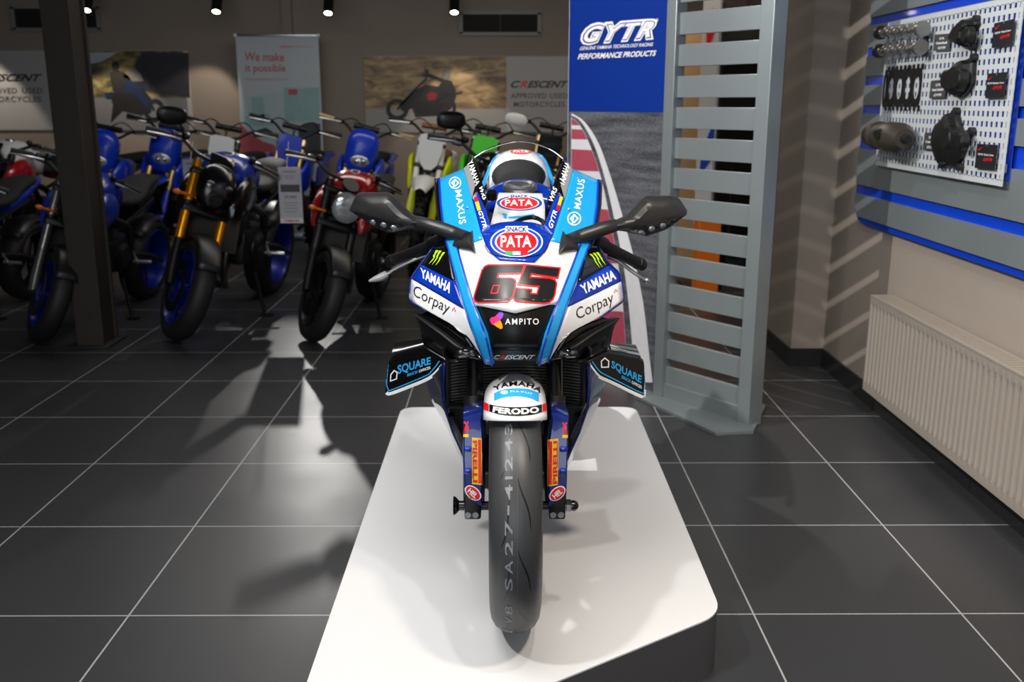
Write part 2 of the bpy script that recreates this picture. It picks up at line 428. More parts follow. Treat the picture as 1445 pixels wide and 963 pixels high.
_prof = sm([(0.5, 2.50), (0.72, 2.28), (0.80, 2.165), (0.87, 2.115), (0.93, 2.10), (1.0, 2.13), (1.08, 2.20), (1.15, 2.30), (1.25, 2.45), (1.335, 2.58), (1.45, 2.78)], 8)
def Yc(z):
    if z <= _prof[0][0]: return _prof[0][1]
    for a, b in zip(_prof, _prof[1:]):
        if a[0] <= z <= b[0]: return a[1] + (b[1] - a[1]) * (z - a[0]) / (b[0] - a[0])
    return _prof[-1][1] + (z - _prof[-1][0]) * 1.5
def Fs(p):
    u = p.x - xc(p.y); return Yc(p.z) + 1.05 * (math.sqrt(u*u + 0.0036) - 0.06)
def D(px, py, off=0.0):
    """point of the front bodywork's curved surface seen at a photograph pixel"""
    r = ray(px, py); r = r / r.y; a = 1.8
    f = lambda t: t - off - Fs(CAMP + r * t)
    prev = f(a); t = a
    while t < 3.6:
        t += 0.02; cur = f(t)
        if cur >= 0:
            lo, hi = t - 0.02, t
            for _ in range(24):
                mid = (lo + hi) / 2
                if f(mid) >= 0: hi = mid
                else: lo = mid
            return CAMP + r * hi
    return CAMP + r * 2.6
def ruled(L, R, nu, nv, dep, bulge=0.0):
    L = resample([V(p) for p in L], nv); R = resample([V(p) for p in R], nv); rows = []
    for a, b in zip(L, R):
        row = []
        for k in range(nu + 1):
            t = k / nu; q = a.lerp(b, t); p = dep(q.x, q.y)
            if bulge: p = p + V((0, -bulge * math.sin(PI * t), 0))
            row.append(p)
        rows.append(row)
    return MB().grid(rows)
def panel(name, L, R, m, parent=None, nu=10, nv=14, off=0.0, solid=0.004, bulge=0.0, dep=None):
    mb = ruled(L, R, nu, nv, dep or (lambda x, y: D(x, y, off)), bulge)
    f = mb.f[0]; n = (mb.v[f[1]] - mb.v[f[0]]).cross(mb.v[f[2]] - mb.v[f[0]])
    if n.dot(mb.v[f[0]] - CAMP) > 0: mb.f = [q[::-1] for q in mb.f]
    return B(name, mb, m, parent, flip=False, sharp=60, solid=solid)
MX = 728.0
def mir(pts, c=None):
    """the same points on the other side of the bike's centre line, which drifts right with height"""
    return [(2 * ((731.5 - (p[1] - 200) * 0.0) if c is None else c) - p[0], p[1]) for p in pts]

# ---- nose fairing: white centre, stripes either side
sL_out = [(629, 338), (652, 424), (668, 471), (685, 514)]; sL_in = [(643, 342), (666, 424), (684, 471), (694.5, 516)]
sR_out = [(832, 344), (803, 424), (787, 471), (773, 511)]; sR_in = [(820, 344), (789, 424), (773, 471), (760.5, 516)]
nose = panel('nose_fairing', [(620, 330), (641, 345), (666, 424), (669, 432)], [(842, 330), (822, 345), (789.5, 424), (787, 430)], M['white_paint'], nu=30, nv=20, off=0.004)
chin = panel('nose_fairing', [(666, 424), (687, 470), (694, 490)], [(790, 424), (771, 470), (763, 490)], M['chin_black'], nu=16, nv=12, off=0.010)
chin['label'] = 'black chin of the nose'
# white V under the number reaches over the black chin
vee = panel('nose_fairing', [(666, 421), (667.5, 431)] , [(789.5, 421), (788, 427)], M['white_paint'], nu=20, nv=3, off=0.003)
# the V shaped lower edge
vv = MB(); row0 = []; row1 = []
for k in range(21):
    t = k / 20; x = 667.5 + t * 120.5; yb = 430 + 13.5 * (1 - abs(2*t - 1)) - 3 * t
    row0.append(D(x, 423, 0.002)); row1.append(D(x, yb, 0.002))
vv.grid([row0, row1]); bpy.data.objects.remove(vee)
vee = B('nose_fairing', vv, M['white_paint'], solid=0.006, sharp=60); vee['label'] = 'white V shaped lower lip of the nose'
for L, R, e in ((sL_out, sL_in, -1), (sR_in, sR_out, 1)):
    st = panel('fairing_stripe', L, R, M['sky_paint'], nu=4, nv=16, off=-0.004, solid=0.012)
    edge = R if e < 0 else L
    out = L if e < 0 else R
    B('stripe_edge', MB().tube([D(x, y, -0.002) for x, y in sm(edge, 6)], 0.0026, 6), M['blue_paint'], st)
    B('stripe_edge', MB().tube([D(x, y, -0.002) for x, y in sm(out, 6)], 0.0022, 6), M['blue_paint'], st)
# intake mouth and its lower bar
B('air_intake', ruled([(680, 455), (694, 516)], [(776, 455), (762, 516)], 8, 6, lambda x, y: D(x, y, 0.09)), M['black_matt'], sharp=60)
ib = panel('intake_lip', [(687, 491), (695, 510)], [(769, 491), (760, 510)], M['black_satin'], nu=10, nv=4, off=0.03, solid=0.02)
# ---- blue centre and screen surround
blue_c = panel('screen_base', [(679, 329), (685, 346), (693, 358), (704, 367)], [(780, 333), (774, 346), (767, 358), (755, 370)], M['blue_paint'], nu=20, nv=10, off=-0.001, solid=0.003)
up = MB()
top = [(679, 329.5)] + [(691.5 + 38.25*(1 - math.cos(PI*t/12)), 318.2 - 6.5*math.sin(PI*t/12)) for t in range(13)] + [(780, 333)]
tt = resample([V(p) for p in [(679, 329.5), (691, 318.5), (705, 314), (730, 312), (755, 314.5), (768, 319), (780, 333)]], 24)
bb = resample([V((679, 329.5)), V((780, 333))], 24)
up.grid([[D(a.x, a.y, -0.001) for a in tt], [D(a.x*.5+b.x*.5, a.y*.5+b.y*.5, -0.001) for a, b in zip(tt, bb)], [D(b.x, b.y, -0.001) for b in bb]])
blue_u = B('screen_base', up, M['blue_paint'], solid=0.003, sharp=60)
M['fade'] = mat('grey_fade_print', '#85888c', 0.3, coat=0.3, noise=0.1, nscale=30)
strips = []
for s_, outer, inner, mid in ((-1, [(654, 238), (666, 281), (679, 329.5)], [(669.5, 222), (688, 287), (691.5, 318.5)], None),
                              (1, [(808.5, 238.5), (796.5, 282), (780, 333)], [(794.5, 224), (772.5, 286), (768, 319)], None)):
    if s_ < 0:
        b1 = ([(654, 238), (666, 281)], [(669.5, 222), (674, 271)]); b2 = ([(671.5, 244), (674, 271), (684, 293)], [(671.5, 228), (688, 285), (685, 293.5)])
        bl_ = ([(666, 281), (679, 329.5)], [(674, 271), (684, 293), (691.5, 318.5)])
    else:
        b1 = ([(808.5, 238.5), (796.5, 282)], [(794.5, 224), (788, 272)]); b2 = ([(790.5, 246), (788, 272), (776, 293.5)], [(792.5, 230), (772.5, 284), (775, 294)])
        bl_ = ([(796.5, 282), (780, 333)], [(788, 272), (778, 293.5), (768, 319)])
    black = panel('screen_strip', b1[0], b1[1], M['black_gloss'], nu=5, nv=13, off=-0.001, solid=0.003)
    black2 = panel('screen_strip', b2[0], b2[1], M['black_gloss'], nu=5, nv=13, off=-0.0012, solid=0.003)
    blue = panel('screen_strip', bl_[0], bl_[1], M['blue_paint'], nu=5, nv=12, off=-0.0015, solid=0.003)
    black['label'] = 'black sticker strip along the screen'; black2['label'] = 'black sticker strip along the screen'; blue['label'] = 'blue sticker strip along the screen'
    strips.append((black, blue, black2, None))
# clear screen
arc = sm([(669.5, 222), (682, 214), (695, 208), (715, 202), (735, 199.5), (753, 202), (770, 208), (783, 215), (794.5, 224)], 5)
m = bpy.data.materials.new('clear_screen'); m.use_nodes = True; nt = m.node_tree; nt.nodes.clear()
out_ = nt.nodes.new('ShaderNodeOutputMaterial'); mixs = nt.nodes.new('ShaderNodeMixShader'); tr = nt.nodes.new('ShaderNodeBsdfTransparent')
gl = nt.nodes.new('ShaderNodeBsdfGlossy'); fr_ = nt.nodes.new('ShaderNodeLayerWeight'); fr_.inputs['Blend'].default_value = 0.12
tr.inputs['Color'].default_value = (0.86, 0.88, 0.9, 1); gl.inputs['Roughness'].default_value = 0.03
nt.links.new(fr_.outputs[0], mixs.inputs[0]); nt.links.new(tr.outputs[0], mixs.inputs[1]); nt.links.new(gl.outputs[0], mixs.inputs[2]); nt.links.new(mixs.outputs[0], out_.inputs[0])
M['screen'] = m
at_ = resample([V(p) for p in arc], 24); ab_ = tt
gridr = []
for j in range(15):
    t = j / 14; gridr.append([D((ab_[k].lerp(at_[k], t)).x, (ab_[k].lerp(at_[k], t)).y, 0.002) for k in range(25)])
scr = B('windscreen', MB().grid(gridr), M['screen'], sharp=60)
B('screen_rim', MB().tube([D(p[0], p[1], 0.002) for p in arc], 0.0019, 6), M['chrome'], scr)
# seam where the screen meets the nose
B('screen_seam', MB().tube([D(x, y, -0.003) for x, y in sm([(684, 346), (690, 356), (704, 361), (729, 363), (755, 361), (768, 356), (774, 346)], 6)], 0.0009, 6), M['black_print'], blue_c)

# ---- light blue upper side panels
mxL = panel('upper_side_panel', [(619.5, 252), (622, 290), (627, 333), (633, 352)], [(654, 238), (666, 281), (679, 329.5), (681, 338)], M['sky_paint'], nu=10, nv=16, off=0.0)
mxR = panel('upper_side_panel', [(808.5, 238.5), (796.5, 282), (780, 333), (778, 340)], [(844.5, 254), (843, 290), (837, 333), (830, 352)], M['sky_paint'], nu=10, nv=16, off=0.0)
M['white_paint2'] = M['white_paint']
for s_, pts in ((-1, [(619.5, 252), (622, 290), (627, 333), (633, 352)]), (1, [(844.5, 254), (843, 290), (837, 333), (830, 352)])):
    # glossy flank behind the edge, turning back along the bike
    rows = []
    for x, y in resample([V((p[0], p[1])) for p in pts], 12):
        a = D(x, y, 0.001); rows.append([a, a + V((s_*0.012, 0.05, -0.004)), a + V((s_*0.020, 0.14, -0.012)), a + V((s_*0.012, 0.26, -0.03)), a + V((-s_*0.01, 0.42, -0.05))])
    fl = B('upper_flank', MB().grid(rows), M['black_gloss'], solid=0.004, sharp=60)
    B('flank_edge', MB().tube([D(x, y, 0.0) for x, y in resample([V(p) for p in pts], 14)], 0.003, 6), M['blue_paint'], fl)
    for k in (0.2, 0.75):
        pass

# ---- side ears: blue name band over white sponsor band, black gloss above
earL_w = panel('side_fairing', [(581, 393), (578, 424), (602, 438.5), (636, 457), (658, 472), (672, 492), (683, 507)], [(655, 433), (659, 445), (664, 458), (669, 471), (675, 487), (681, 502), (685, 512)], M['white_paint'], off=0.02, nu=10, nv=18)
earL_b = panel('side_fairing', [(594, 373.5), (585, 386), (581, 394)], [(642, 398), (650, 420), (658, 439)], M['blue_paint'], off=0.019, nu=10, nv=6)
earL_k = panel('side_fairing', [(612, 350), (594, 374)], [(632, 345), (642, 399)], M['black_gloss'], off=0.02, nu=8, nv=8)
earR_w = panel('side_fairing', [(803, 430), (798, 445), (792, 460), (787, 474), (782, 488), (777, 501), (773, 510)], [(876.5, 396), (880, 424), (847, 447.6), (816, 463), (795, 476), (783.5, 495), (775, 509)], M['white_paint'], off=0.02, nu=10, nv=18)
earR_b = panel('side_fairing', [(815, 400.5), (808, 418), (801, 434)], [(860, 374.7), (874, 386.5), (877, 397)], M['blue_paint'], off=0.019, nu=10, nv=6)
earR_k = panel('side_fairing', [(828, 346), (815, 401)], [(843, 347.6), (861, 375)], M['black_gloss'], off=0.02, nu=8, nv=8)
for o, t in ((earL_w, 'white sponsor band of the side fairing'), (earL_b, 'blue name band of the side fairing'), (earL_k, 'black upper corner of the side fairing'),
             (earR_w, 'white sponsor band of the side fairing'), (earR_b, 'blue name band of the side fairing'), (earR_k, 'black upper corner of the side fairing')): o['label'] = t
# flanks that carry the ears back along the engine
for s_, pts in ((-1, [(612, 350), (594, 374), (585, 386), (581, 393), (578, 424), (602, 438.5)]), (1, [(843, 347.6), (861, 375), (874, 386.5), (876.5, 396), (880, 424), (847, 447.6)])):
    rows = []
    for q in resample([V(p) for p in pts], 14):
        a = D(q.x, q.y, 0.021); rows.append([a, a + V((-s_*0.004, 0.06, -0.004)), a + V((-s_*0.02, 0.2, -0.02)), a + V((-s_*0.03, 0.38, -0.05))])
    B('side_flank', MB().grid(rows), M['dblue_paint'], solid=0.004, sharp=60)

# ---- black brows, ducts and lamp pods under the ears
for s_, body_, rail, lamp, duct in (
    (-1, ([(585, 444), (592, 460), (597, 488), (609, 500), (630, 509), (652, 506), (683, 508)], [(604, 439), (622, 450), (640, 460), (656, 472), (668, 490), (676, 500), (686, 507)]),
     [(584, 443.5), (596, 451), (622, 469), (644, 486), (655, 492)], (659, 497), (640, 497)),
    (1, ([(851, 448), (830, 456), (815, 463), (799, 474), (788, 490), (781, 500), (773, 508)], [(874, 450), (866, 462), (861, 488), (850, 500), (828, 509), (806, 506), (774, 509)]),
     [(873, 449.5), (862, 456), (836, 471), (814, 486), (803, 492)], (799, 498), (819, 497))):
    cowl = panel('lamp_cowl', body_[0], body_[1], M['black_gloss'], off=0.05, nu=8, nv=14, solid=0.01, bulge=0.012)
    rr = [D(x, y, 0.02) for x, y in sm(rail, 5)]
    B('cowl_ridge', MB().tube(rr, [0.0035 + 0.004*min(1, i/8) for i in range(len(rr))], 8, flat=0.6), M['black_satin'], cowl)
    c = D(lamp[0], lamp[1], 0.03)
    hl = B('headlight', MB().ball(c, 0.026, 14, (1.05, 0.6, 0.55)), M['smoke'])
    hm = MB()
    for k in range(3): hm.ball(c + V((-s_*(-0.014 + 0.013*k), -0.0115, 0.003*(-1)**k)), 0.0065, 8, (1, 0.9, 0.8))
    B('headlight_lens', hm, M['lamp_glass'], hl)
    d = D(duct[0], duct[1], 0.055)
    B('air_duct', MB().lathe([(0, 0.020), (-0.006, 0.026), (0.004, 0.028), (0.05, 0.024)], d, (s_*0.2, 1, 0.1), 18), M['black_satin'], cowl)

# ---- winglets with their sponsor print
def wing(name, pts, Yf, back, m, parent=None, bev=0.003):
    ps = [P(x, y, f) for (x, y), f in zip(pts, Yf)]
    return B(name, MB().prism(ps, V((0, back, 0.006))), m, parent, bevel=bev, sharp=35)
WL = [(548, 513), (556, 505), (601, 491.5), (630, 508), (623, 517), (610, 535), (552, 560.5), (543, 557)]
WR = [(909, 513), (902, 506), (857, 497), (829.5, 511), (834, 520), (845, 536), (905, 564), (912, 559.5)]
fY = [2.40, 2.395, 2.33, 2.29, 2.30, 2.32, 2.40, 2.41]
wings = []
for W_, tp, s_ in ((WL, [(552.5, 499), (596, 494.5), (598, 499.5), (560, 509), (553, 507)], -1), (WR, [(904, 503), (865, 500), (864, 505), (896, 513), (905, 511)], 1)):
    wg = wing('winglet', W_, fY, 0.016, M['black_gloss']); wings.append(wg)
    tpY = [2.44, 2.40, 2.38, 2.40, 2.43]
    wing('winglet_plate', tp, tpY, 0.10, M['smoke'], wg, 0.0)
    lo = W_[3:8] + [W_[0]]
# ---- mirrors
def pillow(polypx, Yfn, front, back, n=44, inset=0.86):
    pts = resample([V(p) for p in polypx] + [V(polypx[0])], n)[:-1]
    c = sum(pts, V((0, 0))) / len(pts); rings = []
    for k, dy in ((inset*0.55, -front), (inset*0.85, -front*0.8), (0.97, -front*0.25), (1.0, 0.0), (0.98, back*0.5), (0.86, back)):
        rings.append([P(q.x, q.y, Yfn(q.x)) + V((0, dy, 0)) for q in [c.lerp(p, k) for p in pts]])
    return MB().loft(rings)
mL_head = [(492.6, 297), (503, 273.8), (509, 271.8), (546.6, 271.8), (556, 276.5), (566, 288), (580, 302), (592, 309), (600, 316), (592, 322), (577, 323), (551, 329), (535, 323), (519, 314)]
mR_head = [(969.8, 297), (958.6, 280), (952, 276.3), (914.5, 276.3), (906, 281), (893, 295), (884, 305), (870, 311), (858, 320), (868, 325), (882, 327), (911, 333.5), (925, 329.5), (941.5, 323.5), (969, 303)]
for s_, head, stalk, base, lampp in (
    (-1, mL_head, [(588, 314), (604, 317.5), (625, 324), (645, 331), (660, 336)], [(667, 325), (668.5, 340), (671.6, 358), (663, 353), (648, 350.5), (636.5, 347), (642, 338), (656, 333)], [(507, 302), (517, 303.5), (540, 309), (570, 318.5), (550, 328), (536, 322.5), (521, 315)]),
    (1, mR_head, [(868, 318), (854, 322), (833, 329), (813, 336), (801, 340)], [(794, 325.6), (790, 342), (787.7, 358.5), (797, 355), (808, 353.5), (819, 352), (814, 342), (802, 334)], [(956, 306), (945, 308), (920, 314), (889, 325), (911, 332), (926, 328), (940, 322)])):
    Yf = lambda x: 2.30 + 0.0007 * abs(x - 731)
    mm = B('mirror', pillow(head, Yf, 0.035, 0.035), M['mirror_plastic'], sharp=30)
    sp = [P(x, y, 2.30 + 0.0007*abs(x-731) - 0.01*min(1, i)) for i, (x, y) in enumerate(stalk)]
    sp[-1] = D(stalk[-1][0], stalk[-1][1], -0.01); sp = sm(sp, 5)
    B('mirror_stalk', MB().tube(sp, [0.0165 + 0.0025*math.sin(PI*i/(len(sp)-1)) for i in range(len(sp))], 12, flat=0.95), M['mirror_plastic'], mm)
    bp_ = [D(x, y, 0.0) for x, y in resample([V(p) for p in base + [base[0]]], 30)[:-1]]
    cc = D(stalk[-1][0], stalk[-1][1], -0.012)
    rings = [bp_, [p.lerp(cc, 0.12) + V((0, -0.010, 0)) for p in bp_], [p.lerp(cc, 0.45) + V((0, -0.018, 0)) for p in bp_], [p.lerp(cc, 0.8) + V((0, -0.02, 0)) for p in bp_]]
    B('mirror_base', MB().loft(rings), M['mirror_plastic'], mm, sharp=40)
    tree_m = bvh_of(mm)
    lm = decal('indicator', [poly(lampp)], M['smoke'], mm, tree_m, 0.002, 6)
    for k in range(3):
        q = [V(lampp[0]).lerp(V(lampp[3]), 0.33), V(lampp[0]).lerp(V(lampp[3]), 0.56), V(lampp[0]).lerp(V(lampp[3]), 0.78)][k] + V((0, 5.5))
        h = on_surface(tree_m, q.x, q.y, 0.003)
        if h: B('indicator_bulb', MB().ball(h, 0.009, 10, (1, 0.5, 0.8)), M['lamp_glass'], mm)

# ---- handlebar ends, levers
for s_, g0, g1, le in ((-1, (552, 369), (614, 345), [(607, 358.5), (585, 366), (560, 378), (547, 386.5), (535, 391), (522, 396.5)]),
                       (1, (904, 373.5), (848, 345), [(857, 361.5), (872, 368), (888, 380), (902, 390), (912, 396)])):
    a = P(g0[0], g0[1], 2.56); b = P(g1[0], g1[1], 2.46); d = (b - a).normalized()
    gr = B('handlebar_grip', MB().tube([a + d*0.012, a + (b-a)*0.3, a + (b-a)*0.7, b], [0.0165, 0.0155, 0.0155, 0.017], 14), M['rubber'])
    B('bar_end', MB().tube([a - d*0.012, a - d*0.004, a + d*0.016, a + d*0.018], [0.014, 0.0175, 0.0175, 0.012], 14), M['black_satin'], gr)
    B('switch_pod', MB().tube([b - d*0.012, b + d*0.03], [0.021, 0.024], 12), M['black_satin'], gr)
    lv = [P(x, y, 2.50 - 0.02*min(1, i/3)) for i, (x, y) in enumerate(le)]; lv = sm(lv, 4); n_ = len(lv)
    lo = B('brake_lever' if s_ < 0 else 'clutch_lever', MB().tube(lv, [0.0085 - 0.003*i/n_ for i in range(n_)], 10, flat=0.7), M['alu'])
    if s_ > 0: B('lever_ball', MB().ball(lv[-1], 0.009, 10), M['alu'], lo)
    else:
        B('lever_guard', MB().tube([P(546, 387, 2.47), P(538, 391, 2.465), P(528, 394.5, 2.46), P(520.5, 397, 2.46)], [0.012, 0.013, 0.009, 0.003], 10, flat=0.8), M['grey_print'], lo)

# ---- front wheel
TW = [(-0.0500, 0.216), (-0.0585, 0.228), (-0.0600, 0.246), (-0.0565, 0.266), (-0.046, 0.2835), (-0.030, 0.2945), (-0.015, 0.2995), (0, 0.301), (0.015, 0.2995), (0.030, 0.2945), (0.046, 0.2835), (0.0565, 0.266), (0.0600, 0.246), (0.0585, 0.228), (0.0500, 0.216)]
M['tyre'] = mat('worn_slick_rubber', '#3d3e40', 0.42, noise=0.22, nscale=9, bump=0.05)
tyre = B('front_tyre', MB().lathe(TW, AX, (1, 0, 0), 96), M['tyre'], sharp=60)
def on_tyre(th, dx, eps=0.0006, R=0.301):
    """point of the tread: th degrees up from straight ahead, dx metres across"""
    r = 0.301 - 0.4 * dx * dx * 12.0 * 0.9 + eps if abs(dx) < 0.02 else None
    for a, b in zip(TW, TW[1:]):
        if a[0] <= dx <= b[0] and b[0] > a[0]: r = a[1] + (b[1]-a[1]) * (dx-a[0]) / (b[0]-a[0]) + eps
    t = math.radians(th); return AX + V((dx, -math.cos(t) * r, math.sin(t) * r))
sip = MB()
for th0 in range(-110, 60, 29):
    for s_ in (-1, 1):
        rows = []
        for i in range(13):
            t = i / 12; th = th0 + (8 if s_ > 0 else 0) + t * 21; dx = s_ * (0.008 + 0.024 * (1-t)) + 0.004*math.sin(t*5)
            wd = 0.0014 * math.sin(PI * (0.08 + 0.86*t)) + 0.0002
            rows.append([on_tyre(th, dx - wd), on_tyre(th, dx + wd)])
        sip.grid(rows)
B('tread_groove', sip, M['black_print'], tyre, sharp=60, flip=False)
sl_ = MB().grid([[on_tyre(th, 0.0032, 0.0005), on_tyre(th, 0.004, 0.0005)] for th in range(-120, 62, 3)])
M['chalk'] = mat('faded_chalk', '#85898e', 0.7, noise=0.6, nscale=90)
M['chalk2'] = mat('mould_line', '#5a5c5f', 0.6, noise=0.2, nscale=60)
B('mould_line', sl_, M['chalk2'], tyre, sharp=60, flip=False)
th_c = -53.0
for ch in '2 V8 SA27-412434':
    if ch == ' ': th_c += 7; continue
    wd_ = {'1': 1.3, '-': 4.0}.get(ch, 6.2); vs, fs = text2d(ch, 0.012)
    hh_ = 0.004 if ch == '-' else 0.0165; h0_ = 0.007 if ch == '-' else 0.0
    tb = bmesh.new(); bv = [tb.verts.new((x, y, 0)) for x, y in vs]
    for f in fs: tb.faces.new([bv[i] for i in f])
    bmesh.ops.triangulate(tb, faces=tb.faces[:]); bmesh.ops.subdivide_edges(tb, edges=[e for e in tb.edges if e.calc_length() > 0.35], cuts=1)
    for v in tb.verts: v.co = on_tyre(th_c + v.co.x * wd_, -0.007 - h0_ - hh_ * v.co.y, 0.0009)
    tb.verts.index_update()
    B('tyre_character', MB().add([v.co for v in tb.verts], [[v.index for v in f.verts] for f in tb.faces]), M['chalk'], tyre, sharp=60); tb.free()
    th_c += wd_ + 2.2
rimp = [(-0.048, 0.218), (-0.05, 0.21), (-0.04, 0.203), (0.04, 0.203), (0.05, 0.21), (0.048, 0.218)]
rim = MB().lathe(rimp, AX, (1, 0, 0), 48); rim.cyl(AX - V((0.045, 0, 0)), AX + V((0.045, 0, 0)), 0.035)
for k in range(5):
    t = 2*PI*k/5 + 0.3; d = V((0, math.cos(t), math.sin(t)))
    for s_ in (-1, 1): rim.tube([AX + V((s_*0.02, 0, 0)) + d*0.03, AX + V((s_*0.028, 0, 0)) + d*0.205], [0.013, 0.010], 8)
B('front_rim', rim, M['black_satin'])
for s_ in (-1, 1):
    B('brake_disc', MB().lathe([(s_*0.0535, 0.095), (s_*0.0535, 0.16), (s_*0.0585, 0.16), (s_*0.0585, 0.095)], AX, (1, 0, 0), 40, closed=True), M['metal_dark'])
    c = AX + V((s_*0.082, 0.12, 0.09)); B('brake_caliper', MB().box(c, (0.04, 0.05, 0.10), Matrix.Rotation(-0.5, 3, 'X'), 0.008), M['metal_dark'], sharp=30)

# ---- front mudguard
rows = []
for i in range(25):
    th = math.radians(58.5 + 92 * i / 24); row = []
    for k in range(25):
        q = -1 + 2*k/24; x = 0.074 * math.copysign(abs(math.sin(q*PI/2)), q); r = 0.268 + 0.058 * math.sqrt(max(0.0, 1 - (abs(x)/0.0745)**1.9))
        th2 = th + 0.20 * abs(q)**2 * (1 - i/24)
        row.append(AX + V((x, -math.cos(th2) * r, math.sin(th2) * r)))
    rows.append(row)
mg = MB().grid(rows)
fender = B('front_mudguard', mg, M['white_paint'], sharp=60, solid=0.003, flip=True)

# ---- fork: upper tubes, blue guards, clamps
forks = []
for s_, gp, slot, cl, bolts in (
    (-1, [(653.5, 586), (664, 583), (680.5, 578), (683.5, 618), (681, 717), (668, 708), (655, 698), (653, 648)], [(660, 634), (660, 665)], (667, 716), [(660.5, 727.3), (671, 727.3)]),
    (1, [(778, 579), (792, 582), (802.5, 588), (801.5, 640), (799.5, 699), (788, 708), (773, 717.5), (771, 634)], [(795, 634), (795, 665)], (786.5, 716), [(780.5, 727), (791.5, 727)])):
    x = AX.x + s_*0.101; foot = AX + V((s_*0.101, 0, 0)); d = V((0, math.sin(math.radians(23)), math.cos(math.radians(23))))
    off = V((0, 0.028, 0))
    tube = B('fork_tube', MB().tube([foot + off + d*0.16, foot + off + d*0.40, foot + off + d*0.62], [0.0215, 0.0215, 0.025], 18), M['black_gloss'])
    B('fork_lower', MB().tube([foot + off*0.4 + d*0.0, foot + off + d*0.05, foot + off + d*0.26], [0.026, 0.028, 0.028], 18), M['black_satin'], tube)
    yf = lambda py: AX.y - 0.045 + max(0, (700 - py)) * 0.00042
    ps = [P(px, py, yf(py)) for px, py in gp]
    gd = MB(); c0 = sum(ps, V()) / len(ps)
    ring = lambda k, dy: [c0.lerp(p, k) + V((0, dy, 0)) for p in ps]
    gd.loft([ring(0.80, -0.012), ring(0.96, -0.006), ring(1.0, 0.004), ring(1.0, 0.035), ring(0.97, 0.085)])
    g = B('fork_guard', gd, M['dblue_paint'], sharp=28)
    for (bx, by) in slot:
        q = P(bx, by, yf(by) - 0.012); B('guard_cleat', MB().box(q, (0.018, 0.014, 0.013), bev=0.004), M['blue_paint'], g, sharp=30)
    cxy = P(cl[0], cl[1], AX.y - 0.02)
    clamp = B('axle_clamp', MB().box(cxy + V((0, 0.02, 0)), (0.040, 0.055, 0.062), bev=0.006), M['black_satin'], sharp=30)
    for bx, by in bolts:
        q = P(bx, by, AX.y - 0.0285)
        B('clamp_bolt', MB().lathe([(0, 0.0001), (0, 0.0036), (-0.002, 0.0042), (-0.002, 0.0075), (0.004, 0.008), (0.006, 0.008)], q, (0, 1, 0), 14), M['alu'], clamp)
    forks.append((tube, g, clamp))
a = P(655, 714, AX.y)
B('axle_slider', MB().lathe([(0.0, 0.012), (-0.012, 0.012), (-0.02, 0.021), (-0.026, 0.024), (-0.026, 0.012), (-0.015, 0.006), (-0.015, 0.0)][::-1], a, (1, 0, 0), 24), M['black_gloss'], sharp=30)
a = P(799, 714, AX.y)
asl = B('axle_nut', MB().lathe([(0, 0.017), (0.010, 0.017), (0.011, 0.013), (0.016, 0.013)], a, (1, 0, 0), 6), M['chrome'], sharp=30)
B('axle_cap', MB().lathe([(0.012, 0.013), (0.02, 0.0135), (0.027, 0.010), (0.030, 0.004), (0.0305, 0.0)], a, (1, 0, 0), 16), M['black_gloss'], asl)
B('front_axle', MB().cyl(AX - V((0.12, 0, 0)), AX + V((0.12, 0, 0)), 0.011), M['metal_dark'])
B('fork_yoke', MB().box((xc(2.44), 2.45, 0.90), (0.25, 0.07, 0.035), bev=0.01), M['black_satin'])

# ---- radiator and dark lower bodywork
def fin_material():
    m = bpy.data.materials.new('radiator_fins'); m.use_nodes = True; nt = m.node_tree; b = nt.nodes['Principled BSDF']
    tc = nt.nodes.new('ShaderNodeTexCoord'); wv = nt.nodes.new('ShaderNodeTexWave'); wv.bands_direction = 'Z'; wv.inputs['Scale'].default_value = 38
    nt.links.new(tc.outputs['Object'], wv.inputs['Vector'])
    cr = nt.nodes.new('ShaderNodeValToRGB'); cr.color_ramp.elements[0].color = lin('#161617'); cr.color_ramp.elements[1].color = lin('#67655f')
    cr.color_ramp.elements[0].position = 0.35
    nt.links.new(wv.outputs['Fac'], cr.inputs[0]); nt.links.new(cr.outputs[0], b.inputs['Base Color'])
    b.inputs['Roughness'].default_value = 0.5; b.inputs['Metallic'].default_value = 0.4
    bp = nt.nodes.new('ShaderNodeBump'); bp.inputs['Distance'].default_value = 0.003; nt.links.new(wv.outputs['Fac'], bp.inputs['Height']); nt.links.new(bp.outputs['Normal'], b.inputs['Normal'])
    return m
M['fins'] = fin_material()
rows = []
for j in range(5):
    y = 498 + 74 * j / 4; rows.append([P(632 + 191*k/12, y, 2.50 - 0.05*(abs(k-6)/6)**2) for k in range(13)])
rad = B('radiator', MB().grid(rows), M['fins'], solid=0.03, sharp=60)
rf = MB()
for pts in ([(632, 498), (632.5, 572)], [(823, 498), (822.5, 572)]):
    rf.tube([P(x, y, 2.448) for x, y in pts], 0.006, 8)
rf.tube([P(632 + 191*k/12, 573, 2.495 - 0.05*(abs(k-6)/6)**2) for k in range(13)], 0.008, 8)
B('radiator_frame', rf, M['black_satin'], rad)
